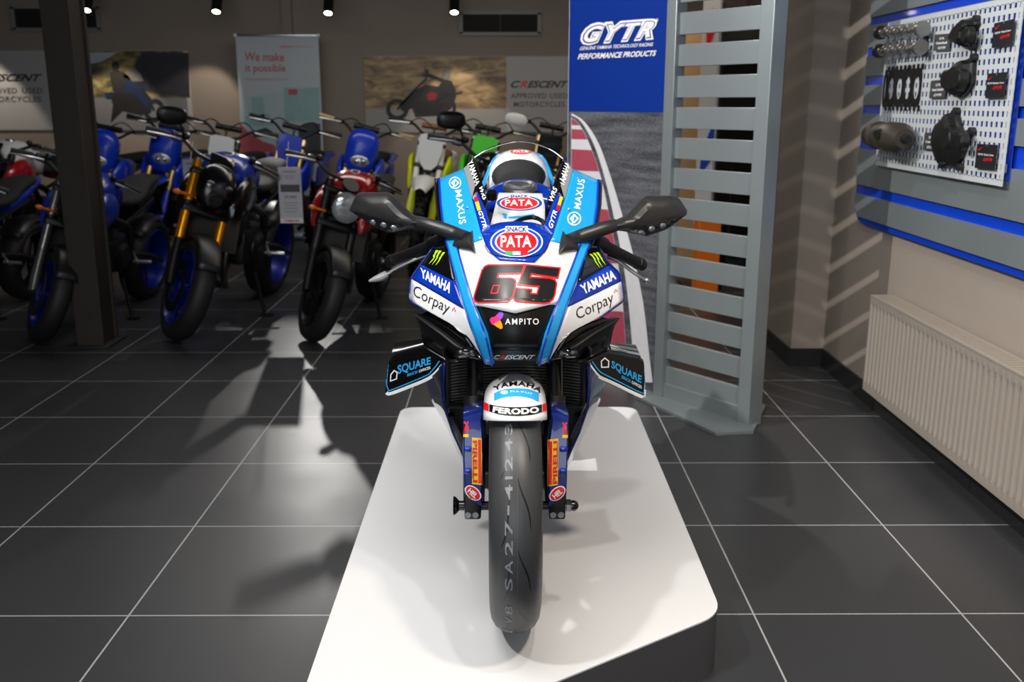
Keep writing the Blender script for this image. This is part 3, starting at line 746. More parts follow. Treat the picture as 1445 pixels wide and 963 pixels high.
# engine and inner cowl, dark mass between the fairing halves
eng = MB().body([(2.52, 0.66, 0.115, 0.15), (2.62, 0.66, 0.16, 0.24), (2.8, 0.66, 0.17, 0.27), (3.05, 0.64, 0.16, 0.25), (3.2, 0.62, 0.12, 0.18)], 24, 3.5)
for v in eng.v: v.x += xc(v.y)
B('engine', eng, M['black_matt'], sharp=50)
B('inner_cowl', ruled([(634, 500), (634, 580), (650, 612), (672, 690)], [(824, 500), (822, 580), (806, 612), (786, 690)], 8, 10, lambda x, y: P(x, y, 2.56)), M['black_matt'], sharp=60)
for px_, py_ in ((637, 586), (815, 586)):
    B('cowl_fastener', MB().lathe([(0, 0.0), (0, 0.006), (0.004, 0.009)], P(px_, py_, 2.555), (0, 1, 0), 12), M['black_gloss'])
# lower side fairings: front lips seen edge on, sweeping out and back, meeting under the engine
for s_, inn, out_e in ((-1, [(629, 512), (627, 545), (629, 575), (640, 610), (650, 632), (664, 668)], [(598, 512), (603, 540), (612, 568), (630, 598), (648, 640), (664, 672)]),
                       (1, [(827, 512), (829, 545), (827, 575), (816, 610), (806, 632), (792, 668)], [(858, 512), (853, 540), (844, 568), (829, 600), (810, 640), (792, 672)])):
    I = resample([V(p) for p in inn], 18); E = resample([V(p) for p in out_e], 18); rows = []
    for a, b in zip(I, E):
        row = []
        for k in range(7):
            t = k / 6; q = a.lerp(b, t); row.append(P(q.x, q.y, 2.46 + 0.34 * t**1.3))
        p = row[-1]; row += [p + V((s_*0.004, 0.15, 0)), p + V((-s_*0.01, 0.4, 0.0))]; rows.append(row)
    lf = B('lower_fairing', MB().grid(rows), M['dblue_paint'], solid=0.004, sharp=60)
    lf['label'] = 'blue lower fairing with white swoosh'
    forks.append(lf)
bel = MB().body([(2.62, 0.36, 0.05, 0.05), (2.75, 0.33, 0.10, 0.08), (3.0, 0.33, 0.13, 0.09), (3.2, 0.35, 0.10, 0.08)], 20)
for v in bel.v: v.x += xc(v.y)
B('belly_pan', bel, M['black_satin'], sharp=50)

# ---- tank, cap, seat hump, tail, rear wheel
def shiftx(mb):
    for v in mb.v: v.x += xc(v.y)
    return mb
# white airbox cover in front of the tank
acv = ruled([(704, 272), (699, 290), (692, 318)], [(765, 273), (769, 291), (769, 318)], 12, 10, lambda x, y: P(x, y, 2.80 - (y-268)*0.0018))
airb = B('airbox_cover', acv, M['white_paint'], solid=0.02, sharp=60)
tank = MB()
rows = []
for (y, xl_, xr_, Yv) in ((251.5, 712, 752, 2.98), (254, 702, 764, 2.96), (260, 692, 775, 2.92), (268, 687, 782, 2.89), (276, 685, 785, 2.87), (292, 682, 788, 2.86)):
    rows.append([P(xl_ + (xr_-xl_)*k/12, y + 5*(abs(k-6)/6)**2, Yv) for k in range(13)])
tk = B('fuel_tank', MB().grid(rows), M['blue_paint'], solid=0.01, sharp=60)
tkb = shiftx(MB().body([(2.88, 1.02, 0.10, 0.13), (2.98, 1.04, 0.15, 0.15), (3.12, 1.02, 0.16, 0.15), (3.3, 0.97, 0.12, 0.12), (3.42, 0.93, 0.08, 0.08)], 24))
B('tank_body', tkb, M['blue_paint'], tk, sharp=50)
cp = P(734, 263.5, 2.87)
B('tank_cap', MB().lathe([(0, 0.0), (0.004, 0.018), (0.006, 0.030), (0.002, 0.036), (0.006, 0.042), (0.004, 0.050), (-0.006, 0.052)], cp, V((0, -0.22, 1)), 32), M['alu'], tk)
B('dash', ruled([(690, 300), (689, 322)], [(771, 300), (772, 322)], 6, 4, lambda x, y: P(x, y, 2.84)), M['black_matt'], sharp=60)
B('steering_damper', MB().lathe([(0, 0.0), (0, 0.014), (-0.01, 0.016), (-0.02, 0.016)], P(694, 271, 2.70), V((0, -0.4, 0.9)), 18), M['metal_dark'])
B('dash_cable', MB().tube(sm([P(722, 318, 2.50), P(735, 310, 2.55), P(752, 307, 2.58), P(765, 312, 2.55), P(768, 320, 2.48)], 6), 0.006, 8), M['black_satin'])
# hump and tail
hump = shiftx(MB().body([(3.42, 1.12, 0.105, 0.085), (3.50, 1.155, 0.112, 0.095), (3.62, 1.18, 0.10, 0.085), (3.78, 1.195, 0.075, 0.055), (3.92, 1.205, 0.05, 0.03)], 24, 2.4))
tl = B('tail_unit', hump, M['white_paint'], sharp=50)
st = ruled([(718, 233), (703, 238), (702, 252)], [(752, 234), (768, 239), (768, 253)], 8, 6, lambda x, y: P(x, y, 3.37))
pad = shiftx(MB().body([(3.33, 1.16, 0.070, 0.045), (3.36, 1.178, 0.084, 0.056), (3.41, 1.182, 0.094, 0.060), (3.48, 1.17, 0.098, 0.060)], 24, 2.0))
B('seat_back_pad', pad, M['seat'], tl, sharp=50)
for s_ in (-1, 1):
    B('tail_stripe', MB().tube(sm([V((xc(3.9) + s_*0.03, 3.88, 1.235)), V((xc(3.65) + s_*0.085, 3.62, 1.235)), V((xc(3.4) + s_*0.125, 3.40, 1.15)), V((xc(3.3) + s_*0.155, 3.28, 1.07))], 6), 0.007, 8), M['sky_paint'], tl)
seat = shiftx(MB().body([(3.22, 0.97, 0.07, 0.03), (3.34, 0.985, 0.11, 0.04), (3.45, 1.02, 0.115, 0.05)], 20))
B('seat', seat, M['seat'], sharp=50)
sf = shiftx(MB().body([(3.2, 0.9, 0.10, 0.07), (3.5, 1.0, 0.10, 0.07), (3.8, 1.12, 0.06, 0.04)], 16))
B('subframe', sf, M['black_matt'], sharp=50)
RA = V((xc(3.6), 3.6, 0.482))
TR = [(-0.07, 0.216), (-0.09, 0.235), (-0.093, 0.25), (-0.075, 0.285), (-0.04, 0.305), (0, 0.312), (0.04, 0.305), (0.075, 0.285), (0.093, 0.25), (0.09, 0.235), (0.07, 0.216)]
B('rear_tyre', MB().lathe(TR, RA, (1, 0, 0), 64), M['tyre'], sharp=60)
rr_ = MB().lathe([(-0.075, 0.218), (-0.07, 0.2), (0.07, 0.2), (0.075, 0.218)], RA, (1, 0, 0), 40).cyl(RA - V((0.07, 0, 0)), RA + V((0.07, 0, 0)), 0.04)
for k in range(5):
    t = 2*PI*k/5; rr_.tube([RA, RA + V((0, math.cos(t), math.sin(t)))*0.205], [0.016, 0.012], 8)
B('rear_rim', rr_, M['black_satin'])
sw = MB()
for s_ in (-1, 1): sw.tube([V((xc(3.1) + s_*0.10, 3.1, 0.56)), V((xc(3.4) + s_*0.115, 3.4, 0.53)), RA + V((s_*0.115, 0, 0))], [0.035, 0.032, 0.024], 10)
B('swingarm', sw, M['alu'], sharp=40)
B('exhaust', MB().tube(sm([V((xc(2.9)+0.02, 2.9, 0.35)), V((xc(3.2)-0.08, 3.2, 0.40)), V((xc(3.4)-0.17, 3.42, 0.52)), V((xc(3.6)-0.19, 3.62, 0.62))], 5), [0.03]*8 + [0.05]*8, 14), M['metal_dark'], sharp=40)
# ------------------------------------------------------------------ stickers and lettering of the racing motorcycle
front_parts = [nose, chin, vee, blue_c, blue_u, mxL, mxR, earL_w, earL_b, earL_k, earR_w, earR_b, earR_k, ib] + [q for st_ in strips for q in st_[:3]]
TF = bvh_of(*front_parts)
def cB(pts): return [(560 + x/4.25, 330 + y/4.25) for x, y in pts]
def c1(pts): return [(620 + x/6.017, 190 + y/6.017) for x, y in pts]
def c7(pts): return [(630 + x/4.377, 520 + y/4.377) for x, y in pts]
def c5(pts): return [(530 + x/6.02, 460 + y/6.02) for x, y in pts]
def c6(pts): return [(730 + x/6.02, 460 + y/6.02) for x, y in pts]
def closed_band(pts, wd):
    pts = [V(p) for p in pts]; n = len(pts); L = []; R = []
    for i, p in enumerate(pts):
        t1 = (p - pts[i-1]).normalized(); t2 = (pts[(i+1) % n] - p).normalized(); n1 = V((-t1.y, t1.x)); n2 = V((-t2.y, t2.x))
        nn = (n1 + n2); k = max(nn.dot(n1), 0.7); nn = nn / k * wd / 2
        L.append(tuple(p + nn)); R.append(tuple(p - nn))
    return L + R, [[i, (i+1) % n, n + (i+1) % n, n + i] for i in range(n)]
def arc_text(s, base, h, bold=0.0, space=1.0, shear=0.0):
    vs, fs = text2d(s, bold, shear, space); bl_ = resample([V(p) for p in sm(base, 5)], 60); out = []
    for x, y in vs:
        k = min(max(x, 0), 1) * 60; i = min(int(k), 59); p = bl_[i].lerp(bl_[i+1], k - i); t = (bl_[i+1] - bl_[i]).normalized()
        q = p + V((t.y, -t.x)) * h * y; out.append((q.x, q.y))
    return out, fs
# race number
six = cB([(548, 189), (764, 187), (750, 240), (612, 243), (606, 266), (688, 268), (708, 276), (715, 292), (701, 365), (688, 392), (664, 411), (490, 414), (470, 406), (464, 388), (468, 368), (512, 222), (528, 199)])
hole = cB([(582, 312), (618, 312), (604, 358), (566, 358)])
five = cB([(772, 188), (978, 207), (963, 267), (806, 243), (800, 262), (915, 268), (945, 278), (956, 298), (945, 366), (934, 394), (912, 414), (880, 419), (725, 408), (704, 400), (698, 384), (711, 326), (808, 336), (803, 360), (838, 362), (850, 318), (724, 308)])
six_poly = (six[:4] + six[4:], None)
# the six with its hole cut out: bridge the outline to the hole
k = 13
sx = six[:k] + [six[k]] + [hole[3], hole[2], hole[1], hole[0], hole[3]] + six[k:]
num = decal('race_number', [poly(sx), poly(five)], M['black_print'], nose, TF, 0.0010, 3)
decal('number_outline', [closed_band(six, 1.9), closed_band(hole, 1.6), closed_band(five, 1.9)], M['red'], nose, TF, 0.0016, 3)
# round snack logo on the blue nose
def snack_logo(par, tree, cx, cy, rx, ry, flag=True, txt_lift=0.0):
    decal('logo_outline', [ell(cx, cy, rx, ry, inner=0.945)], M['white_print'], par, tree, 0.0010, 4)
    decal('logo_ring', [ell(cx, cy, rx*0.945, ry*0.945, inner=0.86)], M['blue_print'], par, tree, 0.0010, 4)
    decal('logo_ring', [ell(cx, cy, rx*0.82, ry*0.80, inner=0.93)], M['white_print'], par, tree, 0.0012, 4)
    decal('logo_badge', [ell(cx, cy, rx*0.765, ry*0.745)], M['red'], par, tree, 0.0011, 4)
    decal('logo_lettering', [tx('PATA', [(cx-rx*0.60, cy+ry*0.36), (cx+rx*0.56, cy+ry*0.36), (cx+rx*0.56, cy-ry*0.40), (cx-rx*0.60, cy-ry*0.40)], 0.02)], M['white_print'], par, tree, 0.0018, 4)
    a = cy - ry*0.98; b = cy - ry*0.64
    decal('logo_label', [poly([(cx-rx*0.42, a-ry*0.05), (cx+rx*0.42, a-ry*0.05), (cx+rx*0.44, b+ry*0.02), (cx-rx*0.44, b+ry*0.02)])], M['white_print'], par, tree, 0.0014, 4)
    decal('logo_lettering', [tx('SNACK', [(cx-rx*0.38, b), (cx+rx*0.38, b), (cx+rx*0.38, a), (cx-rx*0.38, a)], 0.035)], M['navy_print'], par, tree, 0.0020, 4)
    if flag:
        y0, y1 = cy + ry*0.63, cy + ry*0.86
        for i, mm in enumerate(('green', 'white_print', 'red')):
            x0 = cx - rx*0.42 + i*rx*0.28; decal('logo_flag', [poly([(x0, y0), (x0+rx*0.28, y0), (x0+rx*0.28, y1), (x0, y1)])], M[mm], par, tree, 0.0014, 4)
snack_logo(blue_c, TF, 729, 342, 37, 21.5)
# light blue panels: round mark and name running up / down the panel
def maxus(par, cx, cy, r, q):
    decal('maker_mark', [ell(cx, cy, r, r, inner=0.84)], M['white_print'], par, TF, 0.001, 3)
    decal('maker_mark', [closed_band([(cx-r*0.55, cy), (cx, cy-r*0.55), (cx+r*0.55, cy), (cx, cy+r*0.55)], r*0.2), band([(cx-r*0.3, cy+r*0.75), (cx-r*0.05, cy-r*0.5)], r*0.18)], M['white_print'], par, TF, 0.001, 3)
    decal('name_lettering', [tx('MAXUS', q, 0.012, 0, 1.1)], M['white_print'], par, TF, 0.001, 3)
maxus(mxL, 642.5, 258.5, 8.6, [(642.5, 269.5), (648.5, 317.5), (658.3, 315), (651, 268)])
maxus(mxR, 810, 309, 9.8, [(818.5, 296), (825.5, 254), (815.5, 252.5), (809.5, 294)])
for par, x, y in ((mxL, 660, 294), (mxR, 802, 296), (mxR, 814.5, 252.5)):
    h = on_surface(TF, x, y, 0.002)
    if h: B('screen_bolt', MB().ball(h, 0.0035, 8), M['alu'], par)
# sticker strips along the screen
(bkL, blL, _, _), (bkR, blR, _, _) = strips
decal('faded_patch', [poly([(654.5, 238.5), (661, 231), (671, 262), (666, 280)])], M['fade'], bkL, TF, 0.0008, 4)
decal('faded_patch', [poly([(808, 239), (801, 231), (791, 262), (796.5, 281)])], M['fade'], bkR, TF, 0.0008, 4)
decal('strip_lettering', [tx('YAMAHA', [(660, 230), (671.5, 263), (677.5, 259.5), (667, 225)], 0.01)], M['white_print'], bkL, TF, 0.0014, 4)
decal('strip_lettering', [tx('YAMAHA', [(795.5, 264), (804.5, 232), (797.5, 228), (787, 260)], 0.01)], M['white_print'], bkR, TF, 0.0014, 4)
decal('strip_lettering', [tx('WRS', [(675.8, 265), (682.3, 283.5), (688, 281.5), (681, 263.3)], 0.02, 0.2)], M['white_print'], bkL, TF, 0.0014, 4)
decal('strip_lettering', [tx('WRS', [(780, 286), (786.5, 266.5), (780.5, 263.5), (773.5, 283)], 0.02, 0.2)], M['white_print'], bkR, TF, 0.0014, 4)
decal('strip_lettering', [tx('GYTR', [(675, 299), (682.2, 323), (688, 321), (680.3, 297.3)], 0.02, 0.2)], M['white_print'], blL, TF, 0.0014, 4)
decal('strip_lettering', [tx('GYTR', [(779, 324), (786.3, 299), (780.5, 296), (773, 320)], 0.02, 0.2)], M['white_print'], blR, TF, 0.0014, 4)
for par, red_, yel in ((blL, [(668.6, 278.8), (673.3, 277.3), (675.2, 283.6), (670.6, 285.2)], [(670.8, 286), (675.5, 284.3), (679, 296.6), (674.2, 298.2)]),
                       (blR, [(784.5, 297), (788.3, 298.5), (790.3, 291.5), (786.2, 290.2)], [(786.4, 289.6), (790.6, 291), (794, 279.2), (789.8, 277.6)])):
    decal('exhaust_maker_mark', [poly(red_)], M['red'], par, TF, 0.0014, 4); decal('exhaust_maker_mark', [poly(yel)], M['yellow'], par, TF, 0.0014, 4)
# chin and intake lip
decal('chin_lettering', [tx('AMPITO', [(713, 458.3), (760, 458.3), (760, 449.8), (713, 449.8)], 0.008, 0, 1.25)], M['white_print'], chin, TF, 0.001, 3)
M['lobe_a'] = mat('lobe_pink', '#f0307a', 0.35, noise=0.2, nscale=80); M['lobe_b'] = mat('lobe_violet', '#8a4fe0', 0.35, noise=0.2, nscale=80); M['lobe_c'] = mat('lobe_orange', '#ff9a1a', 0.35, noise=0.2, nscale=80)
decal('chin_mark', [poly(cB([(558, 520), (566, 504), (590, 498), (612, 476), (628, 468), (641, 480), (637, 500), (622, 520), (596, 544), (572, 545)]))], M['lobe_a'], chin, TF, 0.0010, 3)
decal('chin_mark', [poly(cB([(600, 488), (614, 474), (628, 468), (641, 480), (637, 500), (625, 515)]))], M['lobe_b'], chin, TF, 0.0014, 3)
decal('chin_mark', [poly(cB([(580, 545), (600, 530), (622, 521), (634, 545), (636, 566), (624, 573), (606, 562)]))], M['lobe_c'], chin, TF, 0.0014, 3)
TI = bvh_of(ib)
decal('lip_lettering', [tx('C', [(696.5, 507), (704, 507), (706, 501), (698.5, 501)], 0.02, 0.2), tx('ESCENT', [(711.5, 507), (753, 507), (755, 501), (713.5, 501)], 0.02, 0.3)], M['white_print'], ib, TI, 0.001, 3)
decal('lip_lettering', [tx('R', [(704.5, 507), (711, 507), (713, 501), (706.5, 501)], 0.03, 0.3)], M['red'], ib, TI, 0.001, 3)
# ears
decal('name_lettering', [tx('YAMAHA', [(594.5, 391.5), (634.6, 414.5), (639, 400.3), (593.4, 378)], 0.035)], M['white_print'], earL_b, TF, 0.001, 3)
decal('name_lettering', [tx('YAMAHA', [(823.5, 416), (869.5, 393.8), (865.5, 380.5), (817.3, 403)], 0.035)], M['white_print'], earR_b, TF, 0.001, 3)
decal('sponsor_lettering', [tx('Corpay', [(582, 422), (631, 447), (637, 428.5), (585.4, 402)], -0.004)], M['black_print'], earL_w, TF, 0.001, 3)
decal('sponsor_lettering', [tx('Corpay', [(816, 456), (866.5, 432), (863.5, 411), (811, 436.5)], -0.004)], M['black_print'], earR_w, TF, 0.001, 3)
decal('sponsor_mark', [band(cB([(333, 462), (346, 442), (352, 468)]), 1.3)], M['red'], earL_w, TF, 0.001, 3)
decal('sponsor_mark', [band(cB([(1303, 355), (1311, 334), (1321, 348)]), 1.3)], M['red'], earR_w, TF, 0.001, 3)
def claw(pts): 
    pts = sm(pts, 3); n = len(pts); L = []; R = []
    for i, p in enumerate(pts):
        w_ = (1.5 * (1 - i/(n-1)) ** 0.7 + 0.15) * (1.0 + 0.25*math.sin(i*2.1)); L.append((p[0]-w_, p[1])); R.append((p[0]+w_, p[1]))
    return L + R, [[i, i+1, n+i+1, n+i] for i in range(n-1)]
decal('claw_mark', [claw(cB([(244, 100), (226, 130), (222, 150), (193, 182)])), claw(cB([(262, 103), (244, 135), (240, 150), (212, 188)])), claw(cB([(284, 112), (262, 145), (256, 160), (232, 192)]))], M['lime'], earL_k, TF, 0.001, 3)
decal('claw_mark', [claw(cB([(1160, 122), (1184, 150), (1188, 165), (1216, 205)])), claw(cB([(1180, 116), (1204, 148), (1208, 165), (1232, 202)])), claw(cB([(1200, 112), (1226, 150), (1230, 160), (1252, 188)]))], M['lime'], earR_k, TF, 0.001, 3)
# tank cover seen through the screen
TA = bvh_of(airb, tk)
snack_logo(airb, bvh_of(airb), 733, 287, 34, 11.5, False)
decal('cover_mark', [poly(c1([(535, 668), (575, 678), (575, 716), (548, 712)])), poly(c1([(580, 700), (700, 690), (805, 672), (800, 695), (700, 708), (590, 716)]))], M['sky_print'], airb, bvh_of(airb), 0.001, 4)
# mudguard
TG = bvh_of(fender)
decal('mudguard_lettering', [arc_text('YAMAHA', c7([(298, 142), (345, 122), (400, 112), (435, 110), (480, 113), (530, 127), (578, 156)]), 6.6, 0.03, 1.1)], M['black_print'], fender, TG, 0.001, 3)
ctop = c7(sm([(296, 156), (350, 134), (432, 126), (510, 132), (569, 154)], 5)); cbot = c7(sm([(296, 202), (350, 182), (432, 174), (510, 184), (569, 208)], 5))
def strip_poly(a, b): n = len(a); return list(a) + list(b), [[i, i+1, n+i+1, n+i] for i in range(n-1)]
decal('mudguard_band', [strip_poly(ctop, cbot)], M['sky_print'], fender, TG, 0.001, 3)
decal('mudguard_lettering', [arc_text('MAXUS', c7([(396, 152), (432, 153), (470, 155), (528, 166)]), 2.6, 0.0, 1.2)], M['white_print'], fender, TG, 0.0016, 3)
decal('mudguard_mark', [ell(*c7([(358, 152)])[0], 5, 2.6, inner=0.7), ell(*c7([(358, 152)])[0], 2.2, 1.2, inner=0.4)], M['white_print'], fender, TG, 0.0016, 3)
ft = c7(sm([(266, 224), (340, 238), (430, 242), (520, 238), (588, 224)], 5)); fb = c7(sm([(266, 268), (340, 289), (430, 297), (520, 290), (588, 272)], 5))
decal('mudguard_band', [strip_poly(ft, fb)], M['black_print'], fender, TG, 0.001, 3)
decal('mudguard_lettering', [arc_text('FERODO', c7([(286, 273), (350, 284), (430, 288), (510, 284), (572, 274)]), 8.4, 0.045, 1.05)], M['white_print'], fender, TG, 0.0016, 3)
for q in ([(232, 208), (263, 222), (263, 268), (232, 254)], [(591, 223), (626, 210), (626, 258), (591, 271)]):
    decal('mudguard_patch', [poly(c7(q))], M['red'], fender, TG, 0.0012, 3)
# fork guards
for i, (g, st_, let, bar, hel, hr, ak) in enumerate(((forks[0][1], [(158, 427), (217, 432), (220, 722), (158, 715)], [(162, 446), (163, 704), (192, 706), (190, 446)], [(195, 440), (213, 441), (214, 712), (196, 711)], (164, 770), 42, (122, 365)),
                                                (forks[1][1], [(625, 441), (691, 434), (688, 721), (625, 731)], [(686, 712), (688, 448), (660, 450), (656, 716)], [(634, 722), (651, 720), (653, 450), (635, 452)], (685, 773), -40, (732, 370)))):
    T_ = bvh_of(g); y_ = decal('guard_sticker', [poly(c7(st_))], M['yellow'], g, T_, 0.001, 3)
    decal('guard_lettering', [tx('PIRELLI', c7(let), 0.035), poly(c7(bar))], M['red'], g, T_, 0.0016, 3)
    cx, cy = c7([hel])[0]
    decal('guard_badge', [ell(cx, cy, 13.2, 8.4, hr)], M['white_print'], g, T_, 0.001, 3); decal('guard_badge', [ell(cx, cy, 11.6, 6.9, hr)], M['red'], g, T_, 0.0015, 3)
    c_, s2 = math.cos(math.radians(hr)), math.sin(math.radians(hr)); R_ = lambda x, y: (cx + x*c_ - y*s2, cy + x*s2 + y*c_)
    decal('guard_lettering', [tx('HEL', [R_(-7.5, 4), R_(7.5, 4), R_(7.5, -3), R_(-7.5, -3)], 0.035)], M['white_print'], g, T_, 0.002, 3)
    ax_, ay_ = c7([ak])[0]; f_ = -1 if i else 1
    decal('guard_mark', [band([(ax_-2.6*f_, ay_-8), (ax_+2.4*f_, ay_-1), (ax_+2.8*f_, ay_+8)], 2.2), band([(ax_+2.8*f_, ay_-8), (ax_-1.0*f_, ay_+1), (ax_-2.6*f_, ay_+8)], 2.2)], M['red'], g, T_, 0.001, 3)
    decal('guard_mark', [poly([(ax_-3.6, ay_+9.5), (ax_+3.6, ay_+9.5), (ax_+3.4, ay_+14), (ax_-3.6, ay_+13.5)])], M['yellow'], g, T_, 0.001, 3)
# winglets
for wg, cc, house, sq, br_, sky, wht in (
    (wings[0], c5, [(128, 470), (132, 415), (160, 380), (185, 395), (180, 450)], [(190, 425), (470, 338), (470, 262), (188, 335)], [(270, 432), (468, 366), (468, 342), (272, 407)], [(110, 325), (96, 480), (110, 540), (135, 545), (420, 428), (480, 383), (545, 298)], [(94, 567), (128, 576), (280, 520), (430, 458), (506, 406), (585, 316)]),
    (wings[1], c6, [(714, 352), (712, 300), (742, 274), (775, 300), (772, 350)], [(795, 366), (1050, 500), (1056, 425), (800, 292)], [(884, 446), (1055, 535), (1055, 510), (886, 419)], [(634, 302), (700, 388), (800, 443), (1050, 568), (1073, 556), (1083, 460), (1077, 365)], [(604, 322), (684, 424), (790, 476), (1058, 603), (1088, 588), (1092, 480)])):
    T_ = bvh_of(wg)
    decal('winglet_lettering', [tx('SQUARE', cc(sq), 0.03)], M['sky_print'], wg, T_, 0.001, 3)
    decal('winglet_lettering', [tx('BRICK', [cc(br_)[0], V(cc(br_)[0]).lerp(V(cc(br_)[1]), 0.47), V(cc(br_)[3]).lerp(V(cc(br_)[2]), 0.47), cc(br_)[3]], 0.03)], M['sky_print'], wg, T_, 0.001, 3)
    decal('winglet_lettering', [tx('OFFICES', [V(cc(br_)[0]).lerp(V(cc(br_)[1]), 0.5), cc(br_)[1], cc(br_)[2], V(cc(br_)[3]).lerp(V(cc(br_)[2]), 0.5)], 0.02)], M['white_print'], wg, T_, 0.001, 3)
    decal('winglet_mark', [closed_band(cc(house), 1.6)], M['white_print'], wg, T_, 0.001, 3)
    decal('winglet_piping', [band(sm(cc(sky), 4), 1.5)], M['sky_print'], wg, T_, 0.001, 3)
    decal('winglet_piping', [band(sm(cc(wht), 4), 4.6)], M['white_print'], wg, T_, 0.0012, 3)
# lower fairing swooshes
M['lilac'] = mat('pale_swoosh', '#c3c8e4', 0.3, coat=0.4, noise=0.03)
for lf, f_ in ((forks[2], lambda p: p), (forks[3], lambda p: [(1456 - x, y) for x, y in p])):
    T_ = bvh_of(lf)
    decal('fairing_swoosh', [band(f_(sm([(624, 520), (623, 545), (625, 575), (634, 602), (640, 618)], 4)), 7)], M['lilac'], lf, T_, 0.001, 4)
    decal('fairing_swoosh', [band(f_(sm([(606, 538), (615, 550), (619, 562), (613, 570), (618, 580), (630, 597)], 4)), 2.6)], M['white_print'], lf, T_, 0.0014, 4)

TH = bvh_of(tl)
decal('tail_logo', [ell(735, 214.5, 15, 3.6)], M['red'], tl, TH, 0.001, 3)
decal('tail_lettering', [tx('PATA', [(724, 216.5), (746, 216.5), (745, 212.5), (725, 212.5)], 0.02)], M['white_print'], tl, TH, 0.002, 3)
# ------------------------------------------------------------------ slatted steel screen and the printed panel beside it
sA = PZ(928, 555, 0.012); sB = PZ(1064, 598, 0.012)       # feet of the two posts
sd = (sB - sA); sd.z = 0; sw_ = sd.length; sd.normalize(); sn = V((sd.y, -sd.x, 0))   # sn points to the viewer's side
if sn.y > 0: sn = -sn
scr_t = thing('slatted_screen', 'tall brushed steel screen of horizontal slats standing on the floor right of the plinth', 'screen', (sA.x, sA.y, 0), (0, 0, math.atan2(sd.y, sd.x)))
SH = 2.5
fr_ = MB()
O('post', MB().box((0.03, 0, SH/2), (0.06, 0.07, SH), bev=0.003), M['steel'], scr_t, sharp=20)
O('post', MB().box((sw_-0.03, 0, SH/2), (0.07, 0.09, SH), bev=0.003), M['steel'], scr_t, sharp=20)
O('bottom_rail', MB().box((sw_/2, 0.0, 0.045), (sw_-0.1, 0.05, 0.07), bev=0.002), M['steel'], scr_t, sharp=20)
zref = P(952, 63.9, sA.y).z
k = -6
while True:
    zt = zref - 0.1385 * k
    if zt < 0.16: break
    if zt < SH: O('slat', MB().box((sw_/2, 0.0, zt - 0.048), (sw_-0.11, 0.022, 0.096), bev=0.002), M['steel'], scr_t, sharp=20)
    k += 1
ang = math.atan2(sd.y, sd.x); Rz = Matrix.Rotation(-ang, 3, 'Z')
basep = [Rz @ (PZ(x, y, 0) - V((sA.x, sA.y, 0))) for x, y in ((893, 560), (1010, 615), (1063, 612), (1080, 576), (1062, 563), (925, 530))]
O('base_plate', MB().prism([V((p.x, p.y, 0)) for p in basep], (0, 0, 0.012)), M['steel'], scr_t, sharp=0)
gus = MB()
for x in (0.005, sw_-0.005): gus.prism([V((x-0.004, -0.03, 0.012)), V((x-0.004, -0.14, 0.012)), V((x-0.004, -0.03, 0.20))], (0.008, 0, 0))
gus = MB().prism([V((-0.004, 0.03, 0.012)), V((-0.004, 0.10, 0.012)), V((-0.004, 0.03, 0.20))], (0.008, 0, 0))
O('gusset', gus, M['steel'], scr_t, sharp=0)

def local_quad(o): pass
pw = 0.715
gp = thing('printed_panel', 'tall printed display panel, blue over a grey race track, left of the slatted steel screen', 'display panel', (sA.x - sd.x*pw, sA.y - sd.y*pw, 0), (0, 0, ang))
M['panel_blue'] = mat('panel_blue_print', '#042c84', 0.65, noise=0.03, nscale=4, spec=0.15)
M['panel_edge'] = mat('panel_edge', '#b9bdc0', 0.5, noise=0.03)
z0, z1, zm = 0.013, 2.5, P(870, 158.5, sA.y + 0.2).z
O('board', MB().box((pw/2, 0.012, (z0+z1)/2), (pw, 0.02, z1-z0)), M['panel_edge'], gp, sharp=0)
O('blue_print', MB().add([V((0.004, 0.0015, zm)), V((pw, 0.0015, zm)), V((pw, 0.0015, z1)), V((0.004, 0.0015, z1))], [[0, 1, 2, 3]]), M['panel_blue'], gp, sharp=0)
def asphalt():
    m = bpy.data.materials.new('track_print'); m.use_nodes = True; nt = m.node_tree; b = nt.nodes['Principled BSDF']; b.inputs['Roughness'].default_value = 0.65; b.inputs['Specular IOR Level'].default_value = 0.15
    tc = nt.nodes.new('ShaderNodeTexCoord'); n = nt.nodes.new('ShaderNodeTexNoise'); n.inputs['Scale'].default_value = 140; n.inputs['Detail'].default_value = 6
    mp = nt.nodes.new('ShaderNodeMapping'); mp.inputs['Rotation'].default_value = (0, 0.6, 0); mp.inputs['Scale'].default_value = (3, 1, 22)
    n2 = nt.nodes.new('ShaderNodeTexNoise'); n2.inputs['Scale'].default_value = 1.2
    nt.links.new(tc.outputs['Object'], n.inputs['Vector']); nt.links.new(tc.outputs['Object'], mp.inputs['Vector']); nt.links.new(mp.outputs[0], n2.inputs['Vector'])
    ad = nt.nodes.new('ShaderNodeMath'); ad.operation = 'MULTIPLY'; nt.links.new(n.outputs['Fac'], ad.inputs[0]); nt.links.new(n2.outputs['Fac'], ad.inputs[1])
    cr = nt.nodes.new('ShaderNodeValToRGB'); cr.color_ramp.elements[0].color = lin('#2c2d32'); cr.color_ramp.elements[1].color = lin('#74767d')
    cr.color_ramp.elements[0].position = 0.1; cr.color_ramp.elements[1].position = 0.45
    nt.links.new(ad.outputs[0], cr.inputs[0]); nt.links.new(cr.outputs[0], b.inputs['Base Color']); return m
M['track'] = asphalt()
O('track_print', MB().add([V((0.004, 0.0015, z0)), V((pw, 0.0015, z0)), V((pw, 0.0015, zm)), V((0.004, 0.0015, zm))], [[0, 1, 2, 3]]), M['track'], gp, sharp=0)
gW = wm(gp); gI = gW.inverted(); gn = (gW.to_3x3() @ V((0, -1, 0))); g0 = gW @ V((0, 0, 0))
